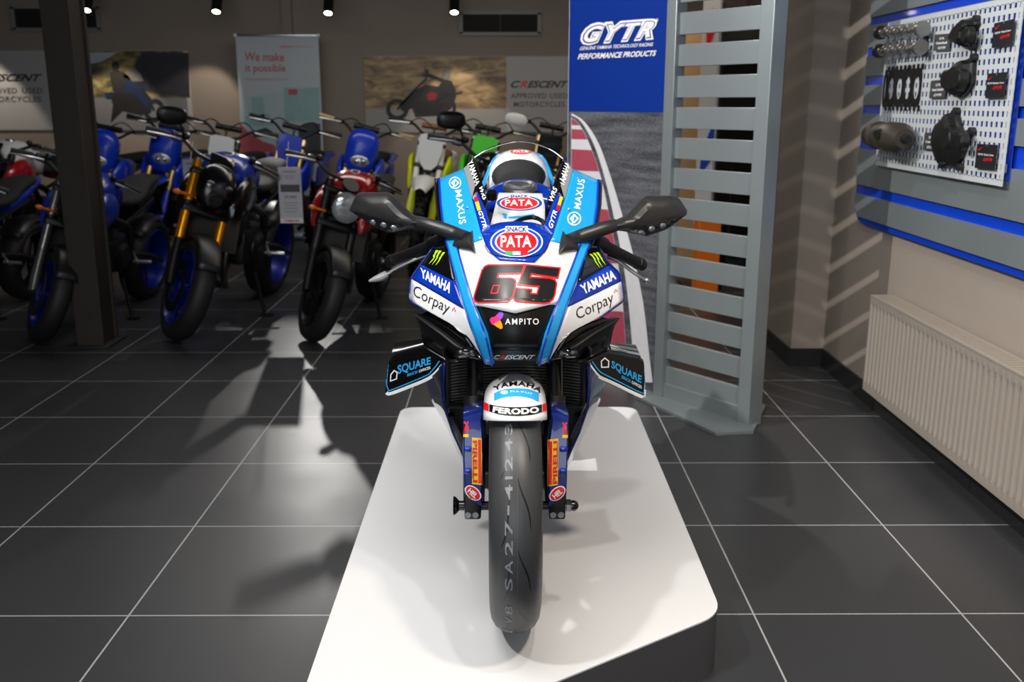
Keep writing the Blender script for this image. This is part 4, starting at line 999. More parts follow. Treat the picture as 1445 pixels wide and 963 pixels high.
def on_panel(px, py, eps):
    r = ray(px, py); t = (g0 + gn*eps - CAMP).dot(gn) / r.dot(gn); return gI @ (CAMP + r * t)
def panel_print(name, polys, m, eps):
    mb = MB()
    for vs, fs in polys: mb.add([on_panel(x, y, eps) for x, y in vs], fs)
    return O(name, mb, m, gp, sharp=0, flip=False)
# kerb: white strip with red blocks, white line on its right, all curving down to the right
wl_o = sm([(807, 160), (825, 172), (845, 203), (862, 250), (880, 310), (896, 370), (908, 430), (916, 500), (921, 540)], 4)
wl_i = sm([(806, 163), (820, 172), (838, 204), (853, 250), (867, 310), (879, 370), (887, 430), (893, 500), (896, 540)], 4)
kb_i = sm([(806, 166), (818, 176), (833, 206), (848, 250), (861, 310), (872, 370), (879, 430), (884, 500), (886, 540)], 4)
n_ = len(wl_o)
M['kerb_white'] = mat('kerb_white', '#d8d8dc', 0.55, noise=0.08, nscale=30); M['kerb_red'] = mat('kerb_red', '#a8465a', 0.55, noise=0.12, nscale=30)
panel_print('track_line', [(wl_o + wl_i, [[i, i+1, n_+i+1, n_+i] for i in range(n_-1)])], M['kerb_white'], 0.003)
panel_print('kerb_print', [(kb_i + [(806, p[1]) for p in kb_i], [[i, i+1, n_+i+1, n_+i] for i in range(n_-1)])], M['kerb_white'], 0.003)
def kx(y):
    for a, b in zip(kb_i, kb_i[1:]):
        if a[1] <= y <= b[1]: return a[0] + (b[0]-a[0]) * (y-a[1]) / max(b[1]-a[1], 1e-6)
    return kb_i[-1][0]
for y0, y1 in ((168, 177), (183, 197), (212, 242), (296, 372), (440, 520)):
    yy = [y0 + (y1-y0)*i/6 for i in range(7)]
    panel_print('kerb_block', [([(kx(y)-0.5, y) for y in yy] + [(806.5, y - (y1-y0)*0.05) for y in yy], [[i, i+1, 8+i, 7+i] for i in range(6)])], M['kerb_red'], 0.0045)
gq = lambda x0, x1, yl0, yl1, h0, h1: [(x0, yl0), (x1, yl1), (x1, h1), (x0, h0)]
panel_print('logo_outline', [tx('GYTR', [(817, 65), (922, 56), (932, 25), (823, 33)], 0.075, 0.22, 1.12)], M['white_print'], 0.003)
panel_print('logo_inset', [tx('GYTR', [(820, 62.5), (919, 54), (928, 28), (826, 36)], 0.04, 0.22, 1.2)], M['panel_blue'], 0.0042)
panel_print('logo_lettering', [tx('GYTR', [(822, 60.5), (917, 52.5), (926, 29.5), (828, 37.5)], 0.022, 0.22, 1.28)], M['white_print'], 0.0054)
panel_print('panel_lettering', [tx('GENUINE YAMAHA TECHNOLOGY RACING', [(818, 71), (921, 65), (922, 60), (819, 66)], 0.01, 0.2)], M['white_print'], 0.003)
panel_print('panel_lettering', [tx('PERFORMANCE PRODUCTS', [(815, 84), (925, 79), (926.5, 71), (816.5, 76)], 0.022, 0.2)], M['white_print'], 0.003)
panel_print('logo_mark', [ell(927.5, 28, 1.3, 2, inner=0.5)], M['white_print'], 0.003)

# ------------------------------------------------------------------ right wall: slat board, perforated board, parts and price cards
WX = XR - 0.004
def W(px, py, off): return PXX(px, py, WX - off)      # a point off the right wall
yb0, yb1 = W(1212, 200, 0.03).y, 2.35
zs = lambda py: W(1216, py, 0.03).z
sb = thing('slat_board', 'wall mounted board of grey steel slats over blue, above the radiator', 'slat board', (WX, (yb0+yb1)/2, 1.4))
bot, topz = zs(316), 2.35
M['board_blue'] = mat('board_blue_acrylic', '#0f3fc0', 0.25, coat=0.3, noise=0.04, nscale=5)
L_ = yb0 - yb1
bo = corner_round([(WX, yb1, bot), (WX, yb0, bot), (WX, yb0, topz), (WX, yb1, topz)], 0.12)
O('backboard', MB().prism(bo, (-0.022, 0, 0)), M['board_blue'], sb, world=True, sharp=20)
edges = [(1.985, 2.30), (zs(28), 1.95), (zs(69), zs(39)), (zs(108), zs(81)), (zs(148), zs(121)), (zs(187), zs(160)), (zs(261), zs(210)), (zs(307), zs(275))]
for lo, hi in edges:
    r_ = 0.09 if lo < 1.0 else 0.0
    pts = [(WX-0.022, yb1, lo), (WX-0.022, yb0-0.02-r_*0.6, lo), (WX-0.022, yb0-0.02, lo+r_*0.7), (WX-0.022, yb0-0.02, hi), (WX-0.022, yb1, hi)]
    O('board_slat', MB().prism([V(p) for p in pts], (-0.012, 0, 0)), M['steel'], sb, world=True, sharp=20)
PX_ = WX - 0.06
py0, py1 = PXX(1243, 150, PX_).y, PXX(1428, 150, PX_).y
pz0, pz1 = PXX(1233, 229, PX_).z, PXX(1250, 36, PX_).z
M['perf'] = mat('perforated_white_steel', '#c9ced0', 0.45, 0.2, noise=0.03)
pb = MB(); nc, nr = 33, 17; cw = (py0-py1)/nc; ch = (pz1-pz0)/nr
for r in range(nr + 1):
    h = ch*0.46 if 0 < r < nr else ch*0.6
    pb.box((PX_, (py0+py1)/2, pz0 + r*ch), (0.003, py0-py1, h))
for r in range(nr):
    for c in range(nc + 1):
        pb.box((PX_, py1 + min(max(c*cw, cw*0.28), nc*cw - cw*0.28), pz0 + (r+0.5)*ch), (0.003, cw*0.50, ch*0.54))
pt = thing('perforated_board', 'pale perforated steel board carrying engine parts, hung on the slat board', 'pegboard', (PX_, (py0+py1)/2, pz0))
O('backboard', MB().box((WX-0.036, (py0+py1)/2, (pz0+pz1)/2), (0.003, py0-py1-0.01, pz1-pz0-0.01)), M['board_blue'], sb, world=True, sharp=0)
O('perforated_sheet', pb, M['perf'], pt, world=True, sharp=0)
hk = MB()
for y in (py0-0.03, py1+0.03): 
    for z in (pz0+0.05, pz1-0.05): hk.box((PX_+0.009, y, z), (0.015, 0.03, 0.03))
O('standoff', hk, M['steel'], pt, world=True, sharp=0)
def S_(px, py, off=0.0): return PXX(px, py, PX_ - 0.002 - off)
M['part_dark'] = mat('cast_dark_part', '#262627', 0.4, 0.3, noise=0.15, nscale=40)
M['part_steel'] = mat('cam_steel', '#8d8c88', 0.3, 0.85, noise=0.2, nscale=40)
M['part_black'] = mat('black_cast_cover', '#141415', 0.42, 0.1, noise=0.15, nscale=40)
# camshafts
for i, (a, b, lab) in enumerate((((1243, 46), (1300, 41), 'upper steel camshaft of the pair hung at the perforated board\'s top left'), ((1241, 72), (1297, 67), 'lower steel camshaft of the pair hung at the perforated board\'s top left'))):
    A_, B_ = S_(*a, 0.052), S_(*b, 0.052); d = (B_ - A_)
    t = thing('camshaft', lab, 'camshaft', A_, group='camshafts on the perforated board')
    O('shaft', MB().cyl(A_, B_, 0.013), M['part_steel'], t, world=True)
    dn = d.normalized()
    for k_ in range(8):
        c = A_ + d * (0.1 + 0.095*k_); e_ = V((0, 0, 0.006)) if k_ % 2 else V((-0.006, 0, -0.004))
        O('cam_lobe', MB().tube([c + e_ - dn*0.008, c + e_ + dn*0.008], [0.019, 0.019], 14), M['part_steel'], t, world=True)
    O('cam_gear', MB().tube([A_ - dn*0.012, A_ + dn*0.008], [0.030, 0.030], 18), M['part_dark'], t, world=True)
    O('cam_flange', MB().tube([B_ - dn*0.01, B_ + dn*0.022], [0.028, 0.03], 18), M['part_steel'], t, world=True)
    O('hook', MB().tube([A_ + d*0.5 + V((0.046, 0, 0)), A_ + d*0.5 + V((0, 0, -0.012))], 0.004, 8), M['chrome'], t, world=True)
def ring_of(c, rx, rz, w_, th, name, lab, cat):
    t = thing(name, lab, cat, c); vs = []; rows = []
    for k_ in range(29):
        a = 2*PI*k_/28; o_ = V((0, math.cos(a)*rx, math.sin(a)*rz)); n2 = V((0, math.cos(a)*w_, math.sin(a)*w_))
        rows.append([c + o_ + n2, c + o_ + n2 + V((-th, 0, 0)), c + o_ - n2 + V((-th, 0, 0)), c + o_ - n2, c + o_ + n2])
    O('ring', MB().grid(rows), M['part_dark'], t, world=True, sharp=30)
    O('ring_lug', MB().box(c + V((-th/2, 0.0, rz + w_)), (th, 0.02, 0.014), bev=0.003), M['part_dark'], t, world=True); return t
ring_of(S_(1307, 66, 0.0), 0.020, 0.030, 0.006, 0.012, 'ring_gasket', 'small dark oval ring gasket right of the lower camshaft', 'gasket')
# head gasket with four bores
g0_, g1_ = S_(1250, 127), S_(1304, 121); cgz = (g0_.z + g1_.z) / 2
hgt = thing('head_gasket', 'flat dark cylinder head gasket with four bores on the perforated board', 'gasket', V((PX_, (g0_.y+g1_.y)/2, cgz)))
gl_ = g0_.y - g1_.y; hg = MB(); br_ = gl_/10.5
for k_ in range(4):
    cy = g0_.y - gl_*(0.17 + 0.222*k_); rows = []
    for j in range(33):
        a = 2*PI*j/32; ro = 1.0/max(abs(math.cos(a)), abs(math.sin(a)))
        o_ = V((0, math.cos(a)*min(ro, 1.15)*gl_*0.111, math.sin(a)*min(ro, 1.3)*gl_*0.19)); i_ = V((0, math.cos(a)*br_*0.80, math.sin(a)*br_*1.25))
        c = V((PX_-0.004, cy, cgz)); rows.append([c + o_, c + o_ + V((-0.004, 0, 0)), c + i_ + V((-0.004, 0, 0)), c + i_, c + o_])
    hg.grid(rows)
for k_ in range(9):
    for s_ in (-1, 1): hg.box((PX_-0.006, g0_.y - gl_*(0.06 + 0.11*k_), cgz + s_*gl_*0.205), (0.004, 0.018, 0.022), bev=0.001)
O('gasket_plate', hg, M['part_black'], hgt, world=True, sharp=30)
fr2 = MB()
rows = []
c = V((PX_-0.006, g0_.y - gl_*0.01, cgz))
for j in range(25):
    a = 2*PI*j/24; o_ = V((0, math.cos(a)*0.020, math.sin(a)*gl_*0.2)); i_ = V((0, math.cos(a)*0.012, math.sin(a)*gl_*0.15)); rows.append([c+o_, c+o_+V((-0.004, 0, 0)), c+i_+V((-0.004, 0, 0)), c+i_, c+o_])
O('gasket_chain_slot', fr2.grid(rows), M['part_black'], hgt, world=True, sharp=30)
# chunky dark rotor housing at lower left
a, b = S_(1231, 190, 0.075), S_(1272, 195, 0.075); t = thing('rotor_housing', 'rounded dark metal housing at the perforated board\'s lower left corner', 'engine part', a)
d = b - a
O('housing', MB().tube([a - d*0.06, a, a + d*0.25, a + d*0.30, a + d*0.55, a + d*0.6, a + d*0.95, a + d*1.1], [0.022, 0.05, 0.060, 0.052, 0.060, 0.063, 0.062, 0.04], 20), mat('bronze_cast', '#4d4741', 0.38, 0.5, noise=0.15, nscale=30), t, world=True, sharp=30)
O('nose', MB().tube([b, b + d*0.22], [0.022, 0.016], 14), M['part_dark'], t, world=True)
O('port', MB().cyl(a + d*0.7 + V((-0.04, 0, 0.02)), a + d*0.75 + V((-0.075, 0, 0.01)), 0.018), M['part_dark'], t, world=True)
O('mount_bracket', MB().box(a + d*0.5 + V((0.035, 0, 0)), (0.07, 0.03, 0.02)), M['steel'], t, world=True)
# black engine covers
def cover(outl, boss, lab, extra):
    ps = [S_(x, y, 0.0) for x, y in outl]; c = sum(ps, V()) / len(ps); t = thing('engine_cover', lab, 'engine cover', c, group='black engine covers on the perforated board')
    ring = lambda k_, off: [V((PX_ - 0.003 - off, c.y + (p.y-c.y)*k_, c.z + (p.z-c.z)*k_)) for p in ps]
    O('cover_body', MB().loft([ring(1.0, 0), ring(1.0, 0.016), ring(0.92, 0.022), ring(0.86, 0.045), ring(0.6, 0.056)]), M['part_black'], t, world=True, sharp=28)
    for (x, y), r in boss:
        q = S_(x, y, 0.05); O('cover_boss', MB().lathe([(0, 0.0), (0, r*0.75), (0.006, r*0.8), (0.009, r), (0.03, r*1.05)], q - V((0.012, 0, 0)), (1, 0, 0), 20), M['part_black'], t, world=True, sharp=30)
    for (x, y) in extra:
        q = S_(x, y, 0.01); O('cover_lug', MB().cyl(q - V((0.012, 0, 0)), q + V((0.008, 0, 0)), 0.014), M['part_dark'], t, world=True)
    return t
cover([(1355, 50), (1362, 38), (1370, 30), (1375, 25), (1383, 26), (1385, 34), (1379, 45), (1377, 58), (1370, 67), (1360, 62), (1352, 56)], [((1364, 50), 0.03)], 'black engine cover at the top of the perforated board beside the highest price card', [(1378, 27), (1358, 41), (1374, 66)])
cover([(1341, 105), (1347, 98), (1356, 96), (1366, 86), (1374, 82), (1379, 88), (1378, 105), (1377, 118), (1370, 131), (1360, 138), (1350, 132), (1341, 122)], [((1352, 112), 0.04)], 'black engine cover with a round boss halfway up the perforated board', [(1375, 81), (1357, 95), (1345, 128)])
cover([(1328, 185), (1333, 174), (1342, 166), (1349, 156), (1355, 160), (1359, 175), (1362, 186), (1372, 183), (1374, 190), (1368, 205), (1362, 222), (1354, 236), (1346, 233), (1338, 236), (1332, 225), (1326, 205)], [((1337, 196), 0.05), ((1356, 200), 0.03)], 'largest black engine cover, low on the perforated board', [(1350, 157), (1372, 185), (1330, 233), (1355, 236)])
# cards
M['card'] = mat('dark_card', '#17181c', 0.5, noise=0.06); M['card_grey'] = mat('grey_card', '#3d3e40', 0.5, noise=0.06)
def card(q, lab, m, lines, mark):
    ps = [S_(x, y, 0.012) for x, y in q]            # ll, lr, ur, ul
    o, u, v = ps[0], ps[1] - ps[0], ps[3] - ps[0]
    t = thing('price_card', lab, 'price card', o, group='price cards on the perforated board')
    O('card_sheet', MB().prism([o, o+u, o+u+v, o+v], (0.003, 0, 0)), m, t, world=True, sharp=0)
    for txt, x0, x1, y0, y1, mm, bo_ in lines: flat_text('card_lettering', txt, o + u*x0 + v*y0, u*(x1-x0), v*(y1-y0), M[mm], t, bo_, world=True, eps=0.001)
    if mark: O('card_tick', flat_poly(MB(), [(0.08, 0.80), (0.12, 0.72), (0.34, 0.90), (0.13, 0.79)], o, u, v, 0.001), M['red'], t, world=True, sharp=0, flip=False)
    O('card_hanger', MB().tube([o + u*0.5 + v*0.95, o + u*0.5 + v*0.95 + V((0.012, 0, 0))], 0.004, 8), M['steel'], t, world=True)
card([(1399, 68), (1427, 63), (1431, 29), (1403, 33)], 'black price card with red figures in the perforated board\'s top right corner', M['card'], [('YZF-R1 Pulse Cover', 0.1, 0.92, 0.54, 0.62, 'white_print', 0.01), ('£69.99', 0.42, 0.88, 0.31, 0.45, 'red', 0.02)], True)
card([(1390, 139), (1416.5, 138), (1420.5, 102), (1393.5, 104)], 'black price card with red figures level with the round-bossed engine cover', M['card'], [('YZF-R1 Alternator Cover', 0.05, 0.95, 0.56, 0.64, 'white_print', 0.01), ('£79.99', 0.4, 0.86, 0.34, 0.48, 'red', 0.02)], True)
card([(1375, 237), (1403, 240), (1407, 206), (1379, 203)], 'black price card with red figures at the perforated board\'s lower right corner', M['card'], [('YZF-R1 Clutch Cover', 0.1, 0.9, 0.54, 0.62, 'white_print', 0.01), ('£69.99', 0.42, 0.86, 0.32, 0.46, 'red', 0.02)], True)
for q, lab, l2 in (([(1317, 72), (1339, 71), (1342, 45), (1319, 49)], 'small grey price card right of the camshafts', 'Camshaft'),
               ([(1311, 139), (1333, 138), (1336, 113), (1314, 114)], 'small grey price card right of the head gasket', 'Head Gasket'),
               ([(1302, 211), (1322, 213), (1324.5, 188), (1305, 187)], 'small grey price card between the rotor housing and the largest engine cover', 'Crank Shaft')):
    card(q, lab, M['card_grey'], [('GYTR', 0.35, 0.65, 0.66, 0.8, 'white_print', 0.02), (l2, 0.15, 0.88, 0.4, 0.55, 'white_print', 0.02), ('£219.99', 0.3, 0.78, 0.1, 0.25, 'white_print', 0.02)], False)

# ------------------------------------------------------------------ radiator
rt = PXX(1229, 417, WX-0.11); rbz = PXX(1221, 552, WX-0.11).z
ry0, ry1 = rt.y, 2.3
rd = thing('panel_radiator', 'cream ribbed panel radiator hung low on the right wall', 'radiator', (WX, (ry0+ry1)/2, rbz))
M['radiator'] = mat('radiator_enamel', '#948b82', 0.4, noise=0.03, nscale=6)
rp = MB(); zt = rt.z; npl = int((ry0-ry1)/0.0415); pts = []
xF = WX - 0.11; prof = []
yy = ry0
rows = []
def rib(y):
    u = ((ry0 - y) / 0.0415) % 1.0
    return 0.0 if u < 0.30 else (0.009 * min(1, (u-0.30)/0.12) if u < 0.78 else 0.009 * max(0, (1-u)/0.22))
ys = [ry0 - 0.0415*(i + f) for i in range(npl) for f in (0.0, 0.30, 0.42, 0.78)]
for z, on in ((zt, 0), (zt-0.035, 0), (zt-0.055, 1), (rbz+0.06, 1), (rbz+0.035, 0), (rbz, 0)):
    rows.append([V((xF + on*rib(y), y, z)) for y in ys])
O('front_panel', MB().grid(rows), M['radiator'], rd, world=True, sharp=25)
O('rear_panel', MB().box((WX-0.045, (ry0+ry1)/2, (zt+rbz)/2), (0.012, ry0-ry1-0.02, zt-rbz-0.03)), M['radiator'], rd, world=True, sharp=0)
gm = MB().box((WX-0.06, (ry0+ry1)/2, zt), (0.104, ry0-ry1, 0.006))
O('top_grille', gm, M['radiator'], rd, world=True, sharp=0)
gv = MB()
for i in range(int((ry0-ry1)/0.03)): gv.box((WX-0.06, ry0-0.03-0.03*i, zt+0.0035), (0.07, 0.012, 0.001))
O('grille_slots', gv, mat('grille_shadow', '#8d8378', 0.5, noise=0.03), rd, world=True, sharp=0)
O('end_panel', MB().box((WX-0.06, ry0-0.002, (zt+rbz)/2), (0.098, 0.004, zt-rbz)), M['radiator'], rd, world=True, sharp=0)
O('wall_bracket', MB().box((WX-0.02, ry0-0.2, (zt+rbz)/2), (0.04, 0.03, 0.3)).box((WX-0.02, ry1+0.3, (zt+rbz)/2), (0.04, 0.03, 0.3)), M['radiator'], rd, world=True, sharp=0)

# ------------------------------------------------------------------ back wall: posters, banner, vents, pendant lamps
YW = YB
def bw(px, py, off=0.0): return P(px, py, YW - off)
def scenery(name, stops, scale, stretch, hor, ground):
    """printed landscape: noisy hillside over a pale road, object space"""
    m = bpy.data.materials.new(name); m.use_nodes = True; nt = m.node_tree; b = nt.nodes['Principled BSDF']; b.inputs['Roughness'].default_value = 0.45
    N = nt.nodes.new; Lk = nt.links.new
    tc = N('ShaderNodeTexCoord'); mp = N('ShaderNodeMapping'); mp.inputs['Scale'].default_value = stretch; mp.inputs['Rotation'].default_value = (0, 0.5, 0); Lk(tc.outputs['Object'], mp.inputs['Vector'])
    n = N('ShaderNodeTexNoise'); n.inputs['Scale'].default_value = scale; n.inputs['Detail'].default_value = 7; n.inputs['Distortion'].default_value = 0.6; Lk(mp.outputs[0], n.inputs['Vector'])
    cr = N('ShaderNodeValToRGB'); e = cr.color_ramp.elements; e[0].position, e[0].color = stops[0][0], lin(stops[0][1]); e[1].position, e[1].color = stops[-1][0], lin(stops[-1][1])
    for p_, c_ in stops[1:-1]: q = e.new(p_); q.color = lin(c_)
    Lk(n.outputs['Fac'], cr.inputs[0])
    sx_ = N('ShaderNodeSeparateXYZ'); Lk(tc.outputs['Object'], sx_.inputs[0])
    mr = N('ShaderNodeMapRange'); mr.inputs['From Min'].default_value = hor - 0.012; mr.inputs['From Max'].default_value = hor + 0.012; Lk(sx_.outputs['Z'], mr.inputs['Value'])
    mx = N('ShaderNodeMix'); mx.data_type = 'RGBA'; mx.inputs['A'].default_value = lin(ground); Lk(mr.outputs[0], mx.inputs['Factor']); Lk(cr.outputs[0], mx.inputs['B']); Lk(mx.outputs['Result'], b.inputs['Base Color'])
    return m
M['poster_grey'] = mat('poster_grey', '#b3b2b2', 0.5, noise=0.02)
M['ph_black'] = mat('photo_black', '#211f20', 0.5, noise=0.2, nscale=20); M['ph_dark'] = mat('photo_dark', '#2a2727', 0.5, noise=0.25, nscale=20)
M['ph_mid'] = mat('photo_mid', '#77716d', 0.5, noise=0.2, nscale=20); M['ph_blue'] = mat('photo_blue', '#172848', 0.5, noise=0.25, nscale=20); M['ph_red'] = mat('photo_red', '#8a2028', 0.5, noise=0.2, nscale=20)
M['text_dark'] = mat('poster_text', '#4d4d4f', 0.5, noise=0.02); M['text_black'] = mat('poster_black', '#202022', 0.5, noise=0.02)
def poster(lab, x0, x1, y0, y1, split, left_photo, mphoto, tag_=''):
    c = bw((x0+x1)/2, (y0+y1)/2); a = bw(x0, y1); b = bw(x1, y1); t_ = bw(x0, y0)
    t = thing('wall_poster', lab, 'poster', c, group='wide posters on the back wall')
    wd, ht = b.x - a.x, t_.z - a.z
    O('poster_board', MB().box((c.x, YW-0.008, c.z), (wd, 0.014, ht)), M['poster_grey'], t, world=True, sharp=0)
    xs = bw(split, y0).x; l, r = (a.x, xs) if left_photo else (xs, b.x)
    O('photo_print', MB().add([V((l, YW-0.0165, a.z)), V((r, YW-0.0165, a.z)), V((r, YW-0.0165, t_.z)), V((l, YW-0.0165, t_.z))], [[0, 1, 2, 3]]), mphoto, t, world=True, sharp=0, flip=False)
    return t
def wall_print(name, polys, m, par, off):
    for vs, fs in polys: O(name, MB().add([bw(x, y, off) for x, y in vs], fs), m, par, world=True, sharp=0, flip=False)
zc_ = bw(617, 133).z
pr = poster('wide poster of a rider on a tan hillside, right half of the back wall', 517, 806, 80, 187, 714.5, True,
            scenery('tan_hillside_print', [(0.30, '#4f443b'), (0.45, '#8d7454'), (0.6, '#b59a6c'), (0.75, '#c9b489')], 5, (1.0, 1.0, 3.0), bw(617, 153).z - zc_, '#a09e9b'))
sc = lambda pts: [(400 + x/3.438, 60 + y/3.438) for x, y in pts]
rider = [sc([(770, 140), (790, 122), (808, 140), (806, 175), (790, 186), (772, 172)])]
wall_print('picture_wheel', [ell(*sc([(552, 325)])[0], 16, 15, inner=0.62), ell(*sc([(800, 318)])[0], 11, 14, inner=0.55)], M['ph_black'], pr, 0.019)
wall_print('picture_motorcycle', [poly(sc([(560, 300), (640, 230), (690, 205), (760, 215), (835, 225), (838, 265), (815, 320), (760, 355), (640, 362), (625, 320), (575, 335)])), band(sc([(552, 325), (640, 225), (690, 180), (700, 130)]), 3), band(sc([(835, 250), (868, 240)]), 3)], M['ph_dark'], pr, 0.020)
wall_print('picture_rider', [poly(sc([(750, 215), (775, 180), (815, 185), (835, 230), (830, 265), (760, 260)])), band(sc([(775, 185), (720, 165), (690, 155)]), 5), band(sc([(800, 255), (745, 285), (770, 345)]), 6)], M['ph_black'], pr, 0.021)
wall_print('picture_engine', [poly(sc([(640, 290), (690, 280), (720, 300), (790, 290), (760, 350), (650, 352)])), band(sc([(552, 325), (600, 290), (640, 262)]), 2.4)], M['ph_black'], pr, 0.0205)
wall_print('picture_mirrors', [band(sc([(690, 155), (688, 120)]), 1.6), band(sc([(670, 158), (720, 168)]), 2.2)], M['ph_black'], pr, 0.0205)
wall_print('picture_helmet', [ell(*sc([(790, 153)])[0], 6.4, 8)], M['ph_mid'], pr, 0.022)
wall_print('picture_tank', [poly(sc([(695, 255), (715, 238), (745, 250), (740, 278), (705, 282)]))], M['ph_red'], pr, 0.022)
wall_print('poster_lettering', [tx('C', [(720, 124), (733, 124), (735, 114), (722, 114)], 0.03, 0.2), tx('ESCENT', [(744, 124), (800, 124), (802.5, 114), (746, 114)], 0.03, 0.25)], M['text_black'], pr, 0.018)
wall_print('poster_lettering', [tx('R', [(733, 124), (743, 124), (746, 114), (735, 114)], 0.03, 0.25)], M['red'], pr, 0.018)
wall_print('poster_lettering', [tx('APPROVED', [(721, 139), (771, 139), (771, 131.5), (721, 131.5)], 0.012, 0, 1.1), tx('USED', [(776, 139), (801, 139), (801, 131.5), (776, 131.5)], 0.012, 0, 1.1), tx('MOTORCYCLES', [(725, 151), (797, 151), (797, 143.5), (725, 143.5)], 0.012, 0, 1.1)], M['text_dark'], pr, 0.018)
zc_ = bw(125, 128).z
po = poster('wide poster of a rider on a mountain road, behind the steel column', -45, 268, 72, 184, 102, False,
            scenery('mountain_road_print', [(0.30, '#2f3029'), (0.45, '#55533c'), (0.58, '#8b7c4a'), (0.75, '#a9a27c')], 6, (1.0, 1.0, 2.0), bw(125, 138).z - zc_, '#77777a'))
s4 = lambda pts: [(x/3.008, y/3.008) for x, y in pts]
wall_print('picture_sky', [poly(s4([(325, 222), (500, 222), (430, 262), (325, 285)]))], mat('photo_sky', '#b5bdc8', 0.5, noise=0.08, nscale=6), po, 0.018)
wall_print('picture_rockface', [poly(s4([(600, 225), (800, 225), (806, 415), (600, 385), (560, 300)]))], mat('photo_rock', '#33333a', 0.5, noise=0.3, nscale=14), po, 0.018)
wall_print('picture_wheel', [ell(*s4([(655, 470)])[0], 14, 17, 15, inner=0.6), ell(*s4([(500, 420)])[0], 9, 12)], M['ph_black'], po, 0.020)
wall_print('picture_motorcycle', [poly(s4([(470, 345), (540, 330), (610, 345), (615, 385), (650, 430), (640, 480), (560, 480), (500, 440)])), poly(s4([(445, 395), (478, 390), (480, 420), (450, 420)]))], M['ph_blue'], po, 0.021)
wall_print('picture_engine', [poly(s4([(490, 400), (560, 395), (600, 430), (640, 470), (600, 490), (520, 470), (470, 520), (480, 440)])), band(s4([(590, 350), (630, 420), (655, 470)]), 3)], M['ph_black'], po, 0.0215)
wall_print('picture_screen', [poly(s4([(530, 300), (570, 285), (600, 320), (610, 345), (560, 345)]))], M['ph_mid'], po, 0.0225)
wall_print('picture_rider', [poly(s4([(465, 310), (490, 290), (530, 310), (560, 335), (530, 345), (520, 400), (478, 385)])), band(s4([(525, 320), (570, 340), (600, 345)]), 5)], M['ph_dark'], po, 0.022)
wall_print('picture_helmet', [ell(*s4([(490, 280)])[0], 5.5, 6.5)], M['ph_black'], po, 0.023)
wall_print('poster_lettering', [tx('CRESCENT', [(-34, 115), (57, 115), (59.5, 104.5), (-31, 104.5)], 0.03, 0.25)], M['text_black'], po, 0.018)
wall_print('poster_lettering', [tx('APPROVED', [(-34, 132), (24, 132), (24, 124), (-34, 124)], 0.012, 0, 1.1), tx('USED', [(31, 132), (60, 132), (60, 124), (31, 124)], 0.012, 0, 1.1), tx('MOTORCYCLES', [(-30, 144), (58, 144), (58, 136), (-30, 136)], 0.012, 0, 1.1)], M['text_dark'], po, 0.018)
# roll up banner
YBN = YW - 0.30
def bn(px, py, off=0.0): return P(px, py, YBN - off)
a, b = bn(332, 50), bn(449, 50); cxx = (a.x+b.x)/2
rb = thing('roller_banner', 'white roller banner with red lettering standing against the back wall', 'banner', (cxx, YBN, 0))
zt = a.z; wdt = b.x - a.x
M['banner'] = mat('banner_print', '#b9c2c8', 0.5, noise=0.02)
O('banner_sheet', MB().box((cxx, YBN, (zt+0.08)/2), (wdt, 0.006, zt-0.08)), M['banner'], rb, world=True, sharp=0)
O('banner_top_rail', MB().box((cxx, YBN, zt), (wdt+0.012, 0.022, 0.022), bev=0.004), M['alu'], rb, world=True)
for x in (a.x, b.x): O('rail_cap', MB().box((x, YBN, zt), (0.03, 0.03, 0.034), bev=0.006), M['white_gloss'], rb, world=True)
O('banner_base', MB().box((cxx, YBN, 0.045), (wdt+0.04, 0.16, 0.09), bev=0.02), M['alu'], rb, world=True)
O('support_pole', MB().cyl((cxx, YBN+0.03, 0.08), (cxx, YBN+0.03, zt), 0.01), M['alu'], rb, world=True)
def ban_print(name, polys, m, off):
    for vs, fs in polys: O(name, MB().add([bn(x, y, off) for x, y in vs], fs), m, rb, world=True, sharp=0, flip=False)
M['ban_red'] = mat('banner_red', '#b5535a', 0.5, noise=0.03); M['ban_teal'] = mat('banner_teal', '#8fb0b3', 0.5, noise=0.2, nscale=8); M['ban_pink'] = mat('banner_pink', '#b0505c', 0.5, noise=0.15, nscale=8); M['ban_dark'] = mat('banner_dark', '#3d4048', 0.5, noise=0.2, nscale=8); M['ban_pale'] = mat('banner_pale', '#aebfc4', 0.5, noise=0.12, nscale=6)
ban_print('banner_lettering', [tx('We make', [(345, 86), (401, 87), (401, 74.5), (345, 73.5)], 0.012), tx('it possible', [(346, 104.5), (403, 104.5), (403, 90.5), (346, 90.5)], 0.012), tx('Finance solutions for you', [(347, 114), (406, 114), (406, 110), (347, 110)], 0.0)], M['ban_red'], 0.005)
ban_print('banner_lettering', [tx('CRESCENT', [(394, 67.5), (414, 67.5), (414, 64.5), (394, 64.5)], 0.02), tx('approved motorcycles', [(415, 67), (442, 67), (442, 64.8), (415, 64.8)])], M['red'], 0.005)
ban_print('banner_photo', [poly([(338, 137), (452, 122), (453, 215), (340, 215)])], M['ban_pale'], 0.005)
ban_print('banner_photo', [poly([(400, 124), (450, 124), (451, 170), (402, 172)]), poly([(355, 137), (372, 137), (374, 172), (355, 175)]), poly([(345, 165), (380, 160), (385, 178), (345, 178)])], M['ban_teal'], 0.006)
ban_print('banner_photo', [poly([(338, 172), (352, 188), (372, 200), (388, 205), (388, 215), (340, 215)]), poly([(407, 126), (420, 126), (420, 134), (407, 134)])], M['ban_pink'], 0.007)
ban_print('banner_photo', [poly([(355, 186), (375, 180), (385, 186), (384, 192), (358, 194)]), poly([(420, 178), (440, 172), (452, 175), (453, 215), (424, 215)])], M['ban_dark'], 0.0075)
